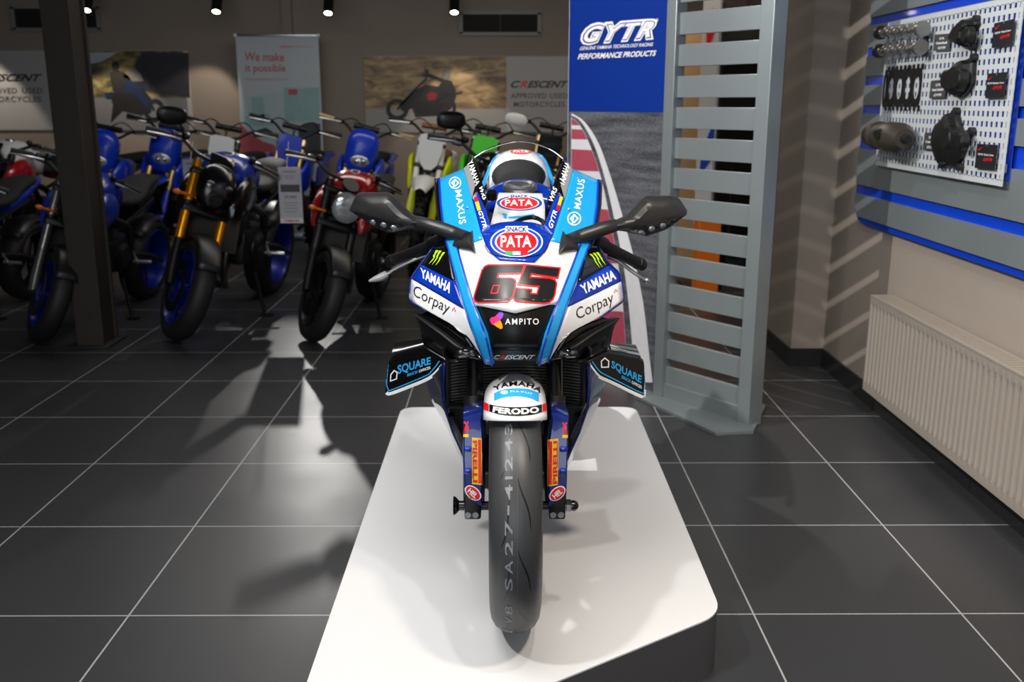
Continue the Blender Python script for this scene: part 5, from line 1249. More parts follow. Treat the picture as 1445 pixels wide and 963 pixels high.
# vents
M['vent_dark'] = mat('vent_dark', '#1d1c1b', 0.7, noise=0.05)
for x0, x1, y0, y1, lab in ((651, 761, 18, 48, 'dark louvred air vent high on the back wall above the tan hillside poster'), (22, 138, 10, 42, 'dark louvred air vent high on the back wall behind the steel column')):
    a, b = bw(x0, y1), bw(x1, y0); c = (a+b)/2; t = thing('air_vent', lab, 'vent', (c.x, YW, c.z), group='air vents on the back wall'); wd, ht = b.x-a.x, b.z-a.z
    O('vent_back', MB().box((c.x, YW-0.006, c.z), (wd, 0.012, ht)), M['vent_dark'], t, world=True, sharp=0)
    f = MB(); 
    for s_ in (-1, 1): f.box((c.x, YW-0.015, c.z + s_*ht/2), (wd+0.05, 0.03, 0.035)).box((c.x + s_*wd/2, YW-0.015, c.z), (0.035, 0.03, ht))
    O('vent_frame', f, mat('vent_frame', '#8b8a88', 0.5, noise=0.03), t, world=True, sharp=0)
    f = MB()
    for i in range(9): f.box((c.x, YW-0.018, c.z - ht*0.42 + ht*0.84*i/8), (wd-0.03, 0.014, 0.006), Matrix.Rotation(0.5, 3, 'X'))
    f.box((c.x, YW-0.022, c.z), (0.012, 0.012, ht-0.03))
    O('louvre', f, mat('vent_louvre', '#33322f', 0.6, noise=0.03), t, world=True, sharp=0)
# pendant spot cylinders
for px, py, lab, on in ((122, 16, 'black ceiling spotlight tube nearest the steel column', 42), (305, 18, 'black ceiling spotlight tube above the mountain road poster\'s right end', 30), (463, 20, 'black ceiling spotlight tube right of the roller banner, brightly lit', 12), (641, 19, 'black ceiling spotlight tube beside the right hand vent', 32), (-70, 16, 'black ceiling spotlight tube at the far left', 42)):
    if px < 0:
        q = P(px, py, YW - 0.5); spot('ceiling_spotlight_lamp', q, (q.x, YW - 0.05, 0.9), on, 62, 0.35, WARM, 0.03); continue
    LT = V((0, math.sin(0.5), math.cos(0.5))); p = P(px, py - 1, YW - 0.62)
    t = thing('ceiling_spotlight', lab, 'spotlight', (p.x, p.y, ZC), group='ceiling spotlights along the back wall')
    O('lamp_tube', MB().lathe([(0, 0.038), (0.0, 0.05), (0.26, 0.05), (0.26, 0.0)], p, LT, 24), M['black_satin'], t, world=True)
    O('lamp_stem', MB().tube([p + LT*0.22, V((p.x, p.y + LT.y*0.22, p.z + 0.36)), V((p.x, p.y + LT.y*0.22, ZC))], 0.012, 8), M['black_satin'], t, world=True)
    O('lamp_face', MB().lathe([(0.006, 0.0), (0.006, 0.038)], p, LT, 24), M['emit'], t, world=True)
    if on > 15: l = spot('ceiling_spotlight_lamp', (p.x, p.y + 0.02, p.z - 0.06), (p.x - (0.55 if px == 305 else 0), YW - 0.05, 0.9), on, 62, 0.35, WARM, 0.03)
# ------------------------------------------------------------------ things glimpsed between the slats
def behind(px, py, Y): return P(px, py, Y)
c = behind(996, 200, 7.6); 
fl = thing('feather_flag', 'white upright flag with red and blue marks seen through the screen slats', 'flag', (c.x, c.y, 0))
O('flag_pole', MB().cyl((c.x+0.07, c.y, 0), (c.x+0.07, c.y, 2.45), 0.012), M['alu'], fl, world=True)
O('flag_sheet', MB().box((c.x, c.y, 1.45), (0.13, 0.006, 1.9)), mat('flag_cloth', '#cfcfcf', 0.7, noise=0.03), fl, world=True, sharp=0)
fpm = MB()
O('flag_mark', MB().prism([V((c.x-0.03, c.y-0.005, 1.78)), V((c.x+0.03, c.y-0.005, 1.95)), V((c.x, c.y-0.005, 2.12)), V((c.x-0.035, c.y-0.005, 1.95))], (0, -0.002, 0)), M['red'], fl, world=True, sharp=0)
O('flag_mark', MB().prism([V((c.x-0.05, c.y-0.005, 0.85)), V((c.x+0.05, c.y-0.005, 1.0)), V((c.x+0.06, c.y-0.005, 1.3)), V((c.x-0.02, c.y-0.005, 1.1))], (0, -0.002, 0)), M['blue_print'], fl, world=True, sharp=0)
O('flag_base', MB().box((c.x, c.y, 0.015), (0.3, 0.3, 0.03), bev=0.006), M['black_satin'], fl, world=True)
c = behind(975, 200, 8.3)
wdn = mat('pale_wood', '#b59468', 0.5, noise=0.12, nscale=8)
cb = thing('wooden_cabinet', 'pale wooden cabinet behind the slatted screen', 'cabinet', (c.x, 8.4, 0))
O('carcass', MB().box((c.x-0.02, 8.5, 1.0), (0.36, 0.3, 2.0), bev=0.004), wdn, cb, world=True, sharp=20)
for z in (0.35, 0.85, 1.35, 1.8): O('shelf_edge', MB().box((c.x-0.02, 8.345, z), (0.34, 0.012, 0.02)), mat('dark_wood', '#6f5538', 0.5, noise=0.1), cb, world=True, sharp=0)
c = behind(1000, 330, 7.0)
ob_ = thing('carton_box', 'small orange and white carton behind the lower slats of the screen', 'carton', (c.x+0.02, 7.15, 0))
O('carton', MB().box((c.x+0.02, 7.15, 0.30), (0.16, 0.2, 0.6), bev=0.004), M['orange'], ob_, world=True, sharp=20)
O('carton_lid', MB().box((c.x+0.02, 7.15, 0.615), (0.17, 0.21, 0.03), bev=0.004), M['white_gloss'], ob_, world=True, sharp=20)
c = behind(1040, 200, 8.2)
dk = thing('dark_shelving', 'dark shelving unit behind the slatted screen', 'shelving', (c.x+0.1, 8.2, 0))
O('shelf_back', MB().box((c.x+0.2, 8.35, 1.1), (0.8, 0.03, 2.2)), M['black_matt'], dk, world=True, sharp=0)
for z in (0.3, 0.8, 1.3, 1.8): O('shelf', MB().box((c.x+0.2, 8.2, z), (0.8, 0.3, 0.025)), M['black_satin'], dk, world=True, sharp=0)
for x in (-0.2, 0.6): O('side_post', MB().box((c.x+x, 8.2, 1.1), (0.03, 0.3, 2.2)), M['black_satin'], dk, world=True, sharp=0)
# ------------------------------------------------------------------ parked motorcycles (local space: front tyre on the origin, rear towards +y)
def rot_about(p, axis, a): return Matrix.Translation(p) @ Matrix.Rotation(a, 4, axis) @ Matrix.Translation(-V(p))
M['moto_tyre'] = mat('road_tyre', '#171718', 0.6, noise=0.12, nscale=30)
M['frame_black'] = mat('frame_black', '#121213', 0.4, 0.2, noise=0.1, nscale=25)
M['engine_dark'] = mat('engine_dark', '#1d1d1f', 0.42, 0.4, noise=0.15, nscale=25)
M['pipe'] = mat('exhaust_steel', '#6d6a66', 0.28, 0.9, noise=0.1, nscale=15)
M['silver_fork'] = mat('silver_fork', '#8b8d90', 0.3, 0.8, noise=0.05)
M['white_pl'] = mat('white_plastic', '#d9dadb', 0.35, noise=0.03)
M['black_mirror'] = mat('mirror_black', '#0d0d0e', 0.35, noise=0.05)
def wheel(par, nt, nr, c, R, w, rw, mt, mr, M_, spokes=5, knob=False, extra=0.0):
    k = R - 0.084
    prof = [(-w*.42, k), (-w*.5, k+.02), (-w*.5, R-.045), (-w*.40, R-.018), (-w*.22, R-.004), (0, R), (w*.22, R-.004), (w*.40, R-.018), (w*.5, R-.045), (w*.5, k+.02), (w*.42, k)]
    tyre_ = MB(M_).lathe(prof, c, (1, 0, 0), 40)
    if knob:
        kb = tyre_
        for i in range(30):
            a = 2*PI*i/30
            for x in ((-0.6, 0.6) if i % 2 else (-0.25, 0.25, 0.9, -0.9)):
                d = V((0, math.cos(a), math.sin(a))); kb.box(V(c) + d*(R + (-0.012 if abs(x) > .8 else 0.002)) + V((x*w*.5, 0, 0)), (w*.2, 0.022, 0.018), Matrix.Rotation(a, 3, 'X'))
    t = O(nt, tyre_, mt, par, sharp=40)
    r = MB(M_).lathe([(-w*.42, k+.002), (-w*.46, k-.008), (-w*.3, k-.016), (w*.3, k-.016), (w*.46, k-.008), (w*.42, k+.002)], c, (1, 0, 0), 40)
    r.cyl(V(c) - V((w*.55, 0, 0)), V(c) + V((w*.55, 0, 0)), 0.032)
    for i in range(spokes):
        a = 2*PI*i/spokes; d = V((0, math.cos(a), math.sin(a)))
        if spokes > 10: r.tube([V(c) + V(((-1)**i*w*.4, 0, 0)) + d*0.03, V(c) + d*(k-.015)], 0.0025, 5)
        else:
            r.tube([V(c) + d*0.03, V(c) + d*(k-.012)], [0.022, 0.014], 8, flat=0.6)
    O(nr, r, mr, par)
def mirror_(par, M_, base, head, ang=0.0, col=None):
    b, h = V(base), V(head)
    m_ = MB(M_).body([(-0.02, 0, 0.055, 0.030), (-0.008, 0, 0.082, 0.048), (0.012, 0, 0.080, 0.046), (0.020, 0, 0.068, 0.036)], 16, 2.8, 2)
    for v in m_.v: v.x, v.y, v.z = v.x, v.y, v.z
    q = MB(M_); R_ = Matrix.Rotation(ang, 3, 'Y')
    src = MB().body([(-0.025, 0, 0.05, 0.028), (-0.010, 0, 0.082, 0.050), (0.012, 0, 0.080, 0.048), (0.020, 0, 0.068, 0.038)], 16, 2.8, 2)
    q.add([R_ @ v + h for v in src.v], src.f)
    o = O('mirror', q, col or M['black_mirror'], par, sharp=40)
    O('mirror_stem', MB(M_).tube(sm([b, b.lerp(h, 0.5) + V((0.01, 0, 0.02)), h + V((0, 0, -0.03))], 4), 0.007, 8), M['frame_black'], o)
def road_bike(label, loc, yaw, lean, steer, tank, fork, rim, headlamp='mask', mirrors=(1, 1), accents=None, group=None, tankside=None, sc_=1.09):
    t = thing('motorcycle', label, 'motorcycle', loc, (0, math.radians(lean), math.radians(yaw)), group); t.scale = (sc_, sc_, sc_)
    ax = V((0, 0, 0.30)); d = V((0, math.sin(math.radians(24)), math.cos(math.radians(24))))
    SM = rot_about(ax, d, math.radians(steer))
    wheel(t, 'front_tyre', 'front_rim', ax, 0.30, 0.12, 0, M['moto_tyre'], rim, SM, 5)
    for s in (-1, 1):
        x = s*0.108
        O('brake_disc', MB(SM).lathe([(s*.068, .10), (s*.068, .15), (s*.073, .15), (s*.073, .10)], ax, (1, 0, 0), 28, closed=True), M['metal_dark'], t)
        O('brake_caliper', MB(SM).box(ax + V((s*.085, 0.10, 0.09)), (.045, .05, .10), Matrix.Rotation(-.5, 3, 'X'), .008), M['engine_dark'], t, sharp=30)
        b = ax + V((x, 0, 0)); off = V((0, 0.03, 0))
        fl = O('fork_leg', MB(SM).tube([b + off + d*0.26, b + off + d*0.72], 0.0265, 14), fork, t)
        O('fork_slider', MB(SM).tube([b, b + off*0.7 + d*0.08, b + off + d*0.27], [0.026, 0.030, 0.024], 12), M['silver_fork'] if fork is M['silver_fork'] else M['engine_dark'], fl)
        O('fork_collar', MB(SM).tube([b + off + d*0.44, b + off + d*0.48], 0.034, 14), M['frame_black'], fl)
        O('fork_cap', MB(SM).tube([b + off + d*0.72, b + off + d*0.735], 0.02, 10), M['alu'], fl)
        O('indicator', MB(SM).ball(ax + off + d*0.52 + V((s*0.19, -0.05, 0)), 0.022, 10, (1.2, 0.8, 0.7)).cyl(ax + off + d*0.52 + V((s*0.10, -0.03, 0)), ax + off + d*0.52 + V((s*0.18, -0.05, 0)), 0.008), M['orange'], t)
    rows = []
    for i in range(13):
        a = math.radians(38 + 100*i/12); rows.append([ax + V((0.068*math.sin(u*PI/2), -math.cos(a)*(0.272 + 0.05*math.sqrt(max(0, 1-u*u*0.95))), math.sin(a)*(0.272 + 0.05*math.sqrt(max(0, 1-u*u*0.95))))) for u in [-1 + 2*k/12 for k in range(13)]])
    O('front_mudguard', MB(SM).grid(rows), M['black_satin'], t, sharp=60, solid=0.003)
    hs = ax + V((0, 0.03, 0)) + d*0.66
    O('fork_yoke', MB(SM).box(hs, (.27, .07, .04), Matrix.Rotation(-.42, 3, 'X'), .01).box(hs - d*0.22, (.27, .07, .045), Matrix.Rotation(-.42, 3, 'X'), .01), M['frame_black'], t, sharp=30)
    hb = hs + d*0.09 + V((0, 0.02, 0))
    pts = sm([hb + V((-.39, .10, .03)), hb + V((-.22, .05, .05)), hb + V((-.10, 0, 0)), hb + V((.10, 0, 0)), hb + V((.22, .05, .05)), hb + V((.39, .10, .03))], 5)
    bar = O('handlebar', MB(SM).tube(pts, 0.011, 10), M['frame_black'], t)
    for s in (-1, 1):
        O('grip', MB(SM).tube([hb + V((s*.28, .07, .047)), hb + V((s*.40, .103, .028))], 0.018, 12), M['rubber'], bar)
        O('switchgear', MB(SM).box(hb + V((s*.24, .05, .05)), (.06, .05, .045), bev=.01).ball(hb + V((s*.2, .02, .075)), .022, 10), M['frame_black'], bar, sharp=30)
        O('lever', MB(SM).tube(sm([hb + V((s*.22, .02, .045)), hb + V((s*.30, .015, .04)), hb + V((s*.40, .045, .02))], 4), [.009, .009, .0085, .008, .0075, .007, .0065, .006, .006], 8), M['alu'], bar)
        if mirrors[0 if s < 0 else 1]: mirror_(t, SM, hb + V((s*.20, .05, .05)), hb + V((s*.31, .03, .155)), s*0.25)
    hl = hs + V((0, -0.14, -0.06))
    if headlamp == 'round':
        q = O('headlamp_shell', MB(SM).lathe([(0.10, 0.02), (0.09, 0.06), (0.03, 0.095), (-0.02, 0.10), (-0.03, 0.095)], hl, (0, 1, 0), 28), M['frame_black'], t)
        O('headlamp_lens', MB(SM).lathe([(-0.028, 0.094), (-0.042, 0.075), (-0.05, 0.04), (-0.052, 0.0)], hl, (0, 1, 0), 28), mat('clear_headlamp', '#b9bcc0', 0.12, 0.5, noise=0.35, nscale=50), q)
        O('dash_pod', MB(SM).lathe([(0, .0), (0, .055), (.03, .05), (.035, 0)], hl + V((0, .06, .14)), V((0, .6, -.8)), 20), M['frame_black'], t)
    else:
        src = MB(SM).body([(-.06, -.03, .05, .05), (-.03, -.01, .095, .10), (.04, .02, .11, .13), (.12, .05, .08, .10)], 20, 2.6)
        q = O('headlamp_mask', MB(SM).add([v + hl for v in MB().body([(-.06, -.03, .05, .05), (-.03, -.01, .095, .10), (.04, .02, .11, .13), (.12, .05, .08, .10)], 20, 2.6).v], src.f), M['black_gloss'], t, sharp=50)
        for s in (-1, 1): O('headlamp_eye', MB(SM).ball(hl + V((s*.05, -.035, .05)), .022, 12, (1.2, .7, .6)), M['lamp_glass'], q)
        O('headlamp_projector', MB(SM).lathe([(0, 0), (0, .034), (.02, .04)], hl + V((0, -.066, -.035)), (0, 1, 0), 18), M['smoke'], q)
        O('dash_screen', MB(SM).box(hl + V((0, .08, .16)), (.14, .02, .09), Matrix.Rotation(-.7, 3, 'X'), .008), M['smoke'], q, sharp=30)
    # tank, scoops, seat, tail
    tk_ = O('fuel_tank', MB().body([(.30, .86, .06, .06), (.36, .89, .13, .11), (.48, .91, .155, .13), (.62, .89, .145, .12), (.74, .84, .09, .08), (.80, .81, .06, .05)], 24, 2.6), tank, t, sharp=50)
    O('tank_cap', MB().lathe([(0, 0), (0, .03), (-.012, .038)], (0, .47, 1.045), (0, 0, 1), 20), M['alu'], tk_)
    for s in (-1, 1):
        O('tank_scoop', MB().body([(.16, .74, .02, .05, s*.15), (.24, .78, .035, .10, s*.16), (.38, .82, .04, .11, s*.16), (.52, .80, .02, .06, s*.15)], 14, 2.4), tankside or tank, tk_, sharp=50)
    O('seat', MB().body([(.74, .82, .09, .03), (.85, .81, .13, .04), (1.02, .835, .13, .04), (1.16, .90, .11, .04), (1.36, .93, .08, .03)], 20, 2.6), M['seat'], t, sharp=50)
    tl_ = O('tail_unit', MB().body([(1.0, .76, .10, .05), (1.2, .83, .10, .06), (1.42, .90, .06, .035), (1.5, .92, .03, .02)], 18), tankside or M['frame_black'], t, sharp=50)
    O('plate_hanger', MB().tube([(0, 1.45, .86), (0, 1.66, .62)], [.03, .02], 8, flat=.4), M['frame_black'], tl_)
    # engine, frame, radiator
    e = MB().box((0, .55, .50), (.34, .34, .22), bev=.04).box((0, .42, .62), (.30, .20, .20), Matrix.Rotation(.35, 3, 'X'), .03).box((0, .70, .48), (.30, .22, .26), bev=.05)
    en = O('engine', e, M['engine_dark'], t, sharp=30)
    for s in (-1, 1): O('engine_case', MB().lathe([(0, 0), (0, .07), (s*-.02, .095), (s*-.06, .10)], (s*.20, .60, .48), (1, 0, 0), 20), M['engine_dark'], en)
    O('radiator', MB().box((0, .255, .62), (.34, .03, .26), Matrix.Rotation(-.2, 3, 'X'), .006), M['fins'], t, sharp=20)
    f = MB()
    for s in (-1, 1): f.tube(sm([(s*.05, .24, .86), (s*.16, .42, .76), (s*.17, .68, .66), (s*.13, .82, .45)], 4), .024, 10); f.tube([(s*.12, .74, .68), (s*.09, 1.25, .80)], .014, 8)
    O('frame', f, M['frame_black'], t)
    p = MB()
    for x in (-.10, -.035, .035, .10): p.tube(sm([(x, .33, .60), (x*1.1, .24, .48), (x*.9, .30, .30), (x*.3, .50, .23), (-.06, .72, .23)], 4), .018, 8)
    p.tube(sm([(-.06, .70, .23), (-.14, .88, .24), (-.19, 1.02, .32), (-.2, 1.16, .40)], 4), [.03]*5 + [.05]*8, 12)
    O('exhaust', p, M['pipe'], t, sharp=50)
    f = MB()
    for s in (-1, 1): f.tube([(s*.09, .80, .45), (s*.13, 1.1, .40), (s*.13, 1.40, .315)], [.03, .028, .02], 10)
    O('swingarm', f, M['metal_dark'], t)
    wheel(t, 'rear_tyre', 'rear_rim', V((0, 1.40, .315)), .315, .175, 0, M['moto_tyre'], rim, None, 5)
    O('rear_hugger', MB().grid([[V((.095*u, 1.40 - math.cos(math.radians(a))*(.345 - .03*abs(u)), .315 + math.sin(math.radians(a))*(.345 - .03*abs(u)))) for u in (-1, -.5, 0, .5, 1)] for a in range(40, 125, 12)]), M['black_satin'], t, sharp=60, solid=.003)
    for s in (-1, 1): O('footpeg', MB().cyl((s*.14, .86, .40), (s*.26, .88, .41), .012).tube([(s*.15, .82, .47), (s*.16, .90, .38)], .01, 8), M['alu'], t)
    # stand foot on the floor in the leaned position
    le = math.radians(lean); zf = 0.28*math.tan(le)
    O('side_stand', MB().tube([(.13, .72, .30), (.24, .66, .28*math.tan(le)*.9 + .02)], .012, 8).box((.255, .65, .255*math.tan(le) + .008), (.07, .05, .012), Matrix.Rotation(-le, 3, 'Y')), M['frame_black'], t)
    return t
def dirt_bike(label, loc, yaw, lean, steer, col, fork, plate='lamp', guard=None, grip=None, forkguard=None, mirrors=0, shroud=None, handguards=False, group=None):
    t = thing('dirt_bike', label, 'motorcycle', loc, (0, math.radians(lean), math.radians(yaw)), group)
    ax = V((0, 0, 0.345)); d = V((0, math.sin(math.radians(26)), math.cos(math.radians(26)))); SM = rot_about(ax, d, math.radians(steer))
    wheel(t, 'front_tyre', 'front_rim', ax, .345, .085, 0, M['moto_tyre'], M['blue_rim'] if col is M['dirt_blue'] else M['frame_black'], SM, 24, True)
    for s in (-1, 1):
        b = ax + V((s*.10, 0, 0)); off = V((0, .025, 0))
        fl = O('fork_leg', MB(SM).tube([b + off + d*.40, b + off + d*.86], .026, 12), fork, t)
        O('fork_slider', MB(SM).tube([b, b + off + d*.05, b + off + d*.42], [.025, .024, .020], 10), M['silver_fork'], fl)
        O('fork_guard', MB(SM).tube([b + V((0, -.03, 0)) + d*.04, b + V((0, -.012, 0)) + d*.24, b + V((0, -.008, 0)) + d*.40], [.026, .034, .022], 10, flat=.6), forkguard or col, fl)
        O('fork_cap', MB(SM).tube([b + off + d*.86, b + off + d*.875], .018, 10), M['alu'], fl)
    hs = ax + V((0, .025, 0)) + d*.80
    O('fork_yoke', MB(SM).box(hs, (.25, .07, .035), Matrix.Rotation(-.45, 3, 'X'), .01).box(hs - d*.2, (.25, .07, .04), Matrix.Rotation(-.45, 3, 'X'), .01), M['frame_black'], t, sharp=30)
    rows = []
    for i in range(13):
        y = -.42 + .78*i/12; wd = .05 + .055*math.sin(PI*min(1, i/9)*.62); z = .77 + .06*math.sin(PI*i/12*.8)
        rows.append([V((wd*u, y, z - .035*abs(u)**2)) for u in (-1, -.6, 0, .6, 1)])
    O('front_mudguard', MB(SM).grid(rows), col, t, sharp=60, solid=.004)
    # number board or lamp mask
    c = hs + V((0, -.085, -.05))
    if plate == 'lamp':
        src = MB().body([(-.06, -.02, .065, .10), (-.03, 0, .12, .175), (.04, .02, .14, .19), (.07, .03, .12, .17)], 20, 3)
        q = O('headlamp_mask', MB(SM).add([v + c for v in src.v], src.f), col, t, sharp=45)
        O('headlamp', MB(SM).ball(c + V((0, -.05, -.055)), .07, 14, (1.2, .4, .8)), mat('dirt_lamp', '#a8acb0', .12, .5, noise=.35, nscale=50), q)
        O('headlamp_reflector', MB(SM).ball(c + V((-.025, -.072, -.06)), .02, 10).ball(c + V((.03, -.072, -.05)), .018, 10), M['chrome'], q)
    else:
        pts = [(-.10, .14), (-.06, .155), (.06, .155), (.10, .14), (.105, .02), (.075, -.10), (.03, -.15), (-.03, -.15), (-.075, -.10), (-.105, .02)]
        q = O('number_board', MB(SM).prism([c + V((x, -.045 - .2*(z if z < 0 else 0)*-.4 + .3*x*x*8*.3, z)) for x, z in pts], (0, .02, 0)), M['white_pl'] if plate == 'white' else (M['smoke'] if plate == 'dark' else col), t, sharp=30)
    hb = hs + d*.10
    pts = sm([hb + V((-.40, .09, .085)), hb + V((-.20, .04, .075)), hb + V((-.08, 0, 0)), hb + V((.08, 0, 0)), hb + V((.20, .04, .075)), hb + V((.40, .09, .085))], 5)
    bar = O('handlebar', MB(SM).tube(pts, .012, 10), M['frame_black'], t)
    O('bar_pad', MB(SM).tube([hb + V((-.11, .02, .072)), hb + V((.11, .02, .072))], .024, 10), guard or M['frame_black'], bar)
    for s in (-1, 1):
        O('grip', MB(SM).tube([hb + V((s*.28, .06, .082)), hb + V((s*.41, .092, .086))], .018, 10), grip or M['rubber'], bar)
        O('lever', MB(SM).tube(sm([hb + V((s*.22, .02, .075)), hb + V((s*.30, .01, .072)), hb + V((s*.40, .03, .066))], 4), .007, 8), M['alu'], bar)
        O('lever_perch', MB(SM).box(hb + V((s*.22, .035, .078)), (.045, .04, .035), bev=.008), M['frame_black'], bar, sharp=30)
        if handguards: O('handguard', MB(SM).body([(0, 0, .085, .04)] and [(-.02, 0, .06, .03), (-.005, 0, .10, .055), (.015, 0, .09, .045)], 16, 2.5, 2), M['white_pl'], bar, sharp=50).location = SM @ (hb + V((s*.31, -.03, .075)))
    O('control_cable', MB(SM).tube(sm([hb + V((-.22, .02, .08)), hb + V((-.12, -.08, .13)), hb + V((0, -.09, .05)), c + V((.04, .0, .0))], 5), .005, 6).tube(sm([hb + V((.22, .02, .08)), hb + V((.14, -.07, .15)), hb + V((.02, -.08, .06)), c + V((-.03, .0, .0))], 5), .005, 6), M['frame_black'], bar)
    if mirrors: mirror_(t, SM, hb + V((-.22, .04, .08)), hb + V((-.34, .02, .22)), -.25)
    for s in (-1, 1):
        O('radiator_shroud', MB().body([(.22, .78, .018, .09, s*.15), (.34, .84, .03, .14, s*.17), (.50, .87, .03, .11, s*.15), (.72, .89, .02, .05, s*.10)], 14, 2.6), shroud or col, t, sharp=50)
        O('radiator', MB().box((s*.11, .30, .72), (.11, .03, .24), bev=.005), M['fins'], t, sharp=20)
        O('side_number_board', MB().body([(.85, .78, .01, .09, s*.12), (1.0, .80, .015, .11, s*.13), (1.2, .84, .01, .06, s*.12)], 12), M['white_pl'] if plate == 'white' else col, t, sharp=50)
    O('fuel_tank', MB().body([(.26, .90, .05, .07), (.38, .92, .10, .09), (.55, .92, .09, .07), (.66, .91, .06, .04)], 18), M['black_satin'], t, sharp=50)
    O('seat', MB().body([(.48, .95, .07, .03), (.66, .94, .085, .04), (.95, .94, .085, .045), (1.2, .95, .075, .04), (1.3, .955, .06, .03)], 18, 3), guard if guard else M['seat'], t, sharp=50)
    rows = []
    for i in range(11):
        y = 1.15 + .55*i/10; wd = .09 - .03*(i/10)**2; z = .91 + .05*i/10; rows.append([V((wd*u, y, z - .03*abs(u)**2)) for u in (-1, -.6, 0, .6, 1)])
    O('rear_mudguard', MB().grid(rows), col, t, sharp=60, solid=.004)
    O('engine', MB().box((0, .60, .48), (.24, .34, .24), bev=.04).box((0, .50, .66), (.18, .16, .22), Matrix.Rotation(.2, 3, 'X'), .03), M['engine_dark'], t, sharp=30)
    f = MB()
    for s in (-1, 1): f.tube(sm([(s*.04, .28, .94), (s*.12, .52, .84), (s*.13, .78, .60), (s*.11, .82, .40), (s*.09, .50, .32)], 4), .02, 10)
    f.tube(sm([(0, .27, .86), (0, .38, .5), (0, .5, .32)], 4), .02, 10)
    O('frame', f, M['frame_black'], t)
    O('exhaust', MB().tube(sm([(0, .42, .66), (-.10, .32, .56), (-.16, .50, .52), (-.16, .85, .68), (-.15, 1.05, .76), (-.15, 1.4, .84)], 5), [.02]*12 + [.028]*5 + [.045]*9, 12), M['pipe'], t, sharp=50)
    f = MB()
    for s in (-1, 1): f.tube([(s*.07, .82, .44), (s*.11, 1.1, .40), (s*.11, 1.47, .335)], [.028, .028, .018], 10)
    O('swingarm', f, M['alu'], t)
    wheel(t, 'rear_tyre', 'rear_rim', V((0, 1.47, .33)), .33, .12, 0, M['moto_tyre'], M['blue_rim'] if col is M['dirt_blue'] else M['frame_black'], None, 24, True)
    le = math.radians(lean)
    O('side_stand', MB().tube([(.11, .72, .40), (.30, .66, .30*math.tan(le) + .03)], .012, 8).box((.31, .655, .31*math.tan(le) + .008), (.06, .05, .012), Matrix.Rotation(-le, 3, 'Y')), M['frame_black'], t)
    return t
def floor_at(px, py): 
    q = PZ(px, py, 0); return V((q.x, q.y, 0))
mt_blue = mat('road_blue_paint', '#0f2f9a', .3, coat=.6, noise=.05)
mt_grey = mat('silver_blue_paint', '#8f9bb8', .25, .3, coat=.6, noise=.05)
RB = 'road motorcycles in the front parked row'
road_bike('naked motorcycle with blue wheels and silver forks parked directly behind the steel column', floor_at(66, 484) + V((0, .03, 0)), -3, 9, 38, mt_blue, M['silver_fork'], M['blue_rim'], 'mask', (0, 0), group=RB, sc_=0.98)
yb = road_bike('naked motorcycle with bright gold forks and blue wheels', floor_at(258, 482) + V((0, .03, 0)), -5, 9, 38, mt_blue, M['gold'], M['blue_rim'], 'mask', (1, 0), group=RB, tankside=M['black_gloss'])
road_bike('naked motorcycle with a round headlamp and dark red tank left of the plinth', floor_at(447, 483) + V((0, .03, 0)), -6, 9, 32, M['red_paint'], M['black_satin'], M['frame_black'], 'round', (0, 0), group=RB, sc_=0.98)
road_bike('black naked motorcycle mostly hidden behind the racing motorcycle, its mirror showing above the left handlebar', floor_at(658, 483) + V((0, .03, 0)), -4, 9, 20, M['black_gloss'], M['black_satin'], M['frame_black'], 'mask', (1, 0), group=RB)
road_bike('dark motorcycle at the far left edge, only its handlebar and black side in view', V((-3.74, 5.78, 0)), -5, 9, 18, M['black_gloss'], M['black_satin'], M['frame_black'], 'mask', (0, 0), group=RB, tankside=mt_blue, sc_=0.97)
road_bike('white and red motorcycle left of the steel column, behind the dark one', V((-4.28, 7.55, 0)), -8, 8, 10, M['white_pl'], M['black_satin'], M['frame_black'], 'mask', (0, 0), tankside=M['red_paint'], sc_=1.1)
DB = 'dirt bikes in the second parked row'
def place(px, py, Y, yaw=-6): 
    """front tyre spot that brings a dirt bike's lamp mask to a photograph pixel at depth Y"""
    q = P(px, py, Y); return V((q.x - 0.17, Y - 0.22, 0))
dirt_bike('blue dirt bike just right of the steel column', place(136, 203, 8.3), -5, 8, 8, M['dirt_blue'], M['pale_gold'], 'lamp', group=DB)
dirt_bike('blue dirt bike with pale gold fork below the mountain road poster', place(227, 203, 8.62), -5, 8, 10, M['dirt_blue'], M['pale_gold'], 'lamp', group=DB)
dirt_bike('white-boarded blue dirt bike behind the motorcycle with gold forks', place(308, 195, 8.28), -5, 8, 8, M['dirt_blue'], M['frame_black'], 'white', shroud=mt_grey, group=DB)
tgb = dirt_bike('blue dirt bike without lamp in front of the roller banner', place(404, 190, 8.56), -5, 8, 12, M['dirt_blue'], M['pale_gold'], 'board', group=DB)
dirt_bike('blue dirt bike with tan grips behind the motorcycle with the round headlamp', place(507, 203, 8.26), -5, 8, 14, M['dirt_blue'], M['pale_gold'], 'lamp', grip=mat('tan_grip', '#b09a62', .6, noise=.05), group=DB)
dirt_bike('white and yellow dirt bike with a white number board', place(612, 203, 8.5), -5, 6, 6, M['white_pl'], M['white_pl'], 'white', guard=mat('copper_pad', '#8a5a42', .5, .3, noise=.08), forkguard=M['yellow_pl'], shroud=M['yellow_pl'], group=DB)
dirt_bike('green dirt bike partly hidden by the windscreen', place(682, 205, 8.2), -5, 8, 6, M['green_pl'], M['frame_black'], 'board', group=DB, grip=M['rubber'])
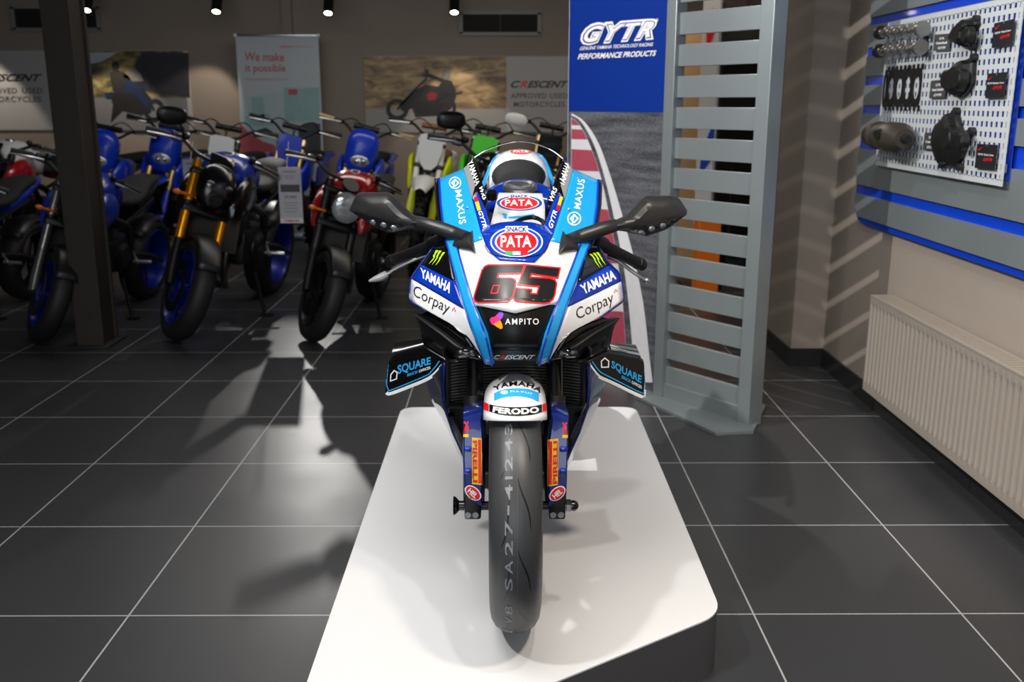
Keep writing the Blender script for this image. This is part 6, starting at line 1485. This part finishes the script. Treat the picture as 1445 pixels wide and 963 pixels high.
dirt_bike('blue dirt bike with a white handguard in front of the printed panel', place(774, 193, 8.7), -5, 8, 8, M['dirt_blue'], M['pale_gold'], 'dark', handguards=True, group=DB)
# hanging price tags
def hang_tag(px0, py0, px1, py1, Y, top, label, price):
    a, b = P(px0, py1, Y), P(px1, py0, Y); o = V((a.x, Y, a.z)); u = V((b.x-a.x, 0, 0)); v = V((0, 0, b.z-a.z))
    t = thing('price_tag', label, 'price tag', o + v)
    O('tag_card', MB().prism([o, o+u, o+u+v, o+v], (0, .004, 0)), mat('tag_card', '#c9cbd2', .5, noise=.02), t, world=True, sharp=0)
    flat_text('tag_lettering', 'CRESCENT', o + u*.2 + v*.90, u*.62, v*.045, M['ban_red'], t, .02, world=True)
    flat_text('tag_lettering', price, o + u*.24 + v*.44, u*.52, v*.055, M['text_dark'], t, .02, world=True)
    for k, (y_, w_) in enumerate(((.84, .5), (.80, .4), (.36, .6), (.31, .5), (.26, .6), (.20, .5))): O('tag_rule', flat_poly(MB(), [(.5-w_/2, y_), (.5+w_/2, y_), (.5+w_/2, y_+.012), (.5-w_/2, y_+.012)], o, u, v, .002), M['grey_print'], t, world=True, sharp=0, flip=False)
    O('tag_block', flat_poly(MB(), [(.08, .56), (.92, .56), (.92, .69), (.08, .69)], o, u, v, .002), M['text_dark'], t, world=True, sharp=0, flip=False)
    O('tag_strip', flat_poly(MB(), [(.0, .0), (1, .0), (1, .09), (0, .09)], o, u, v, .002), M['white_print'], t, world=True, sharp=0, flip=False)
    flat_text('tag_lettering', 'YAMAHA', o + u*.15 + v*.02, u*.7, v*.05, M['red'], t, .02, eps=.004, world=True)
    O('tag_string', MB().tube([o + v + u*.4, P(px0 + (px1-px0)*.4, top, Y + .02)], .0025, 6), M['white_print'], t, world=True)
hang_tag(396, 236, 424, 315, 6.55, 200, 'long white hanging price tag between the gold forked and the round lamped motorcycles', '£7,495')
hang_tag(263, 225, 286, 300, 6.62, 200, 'grey white hanging price tag behind the gold fork', '£9,495')
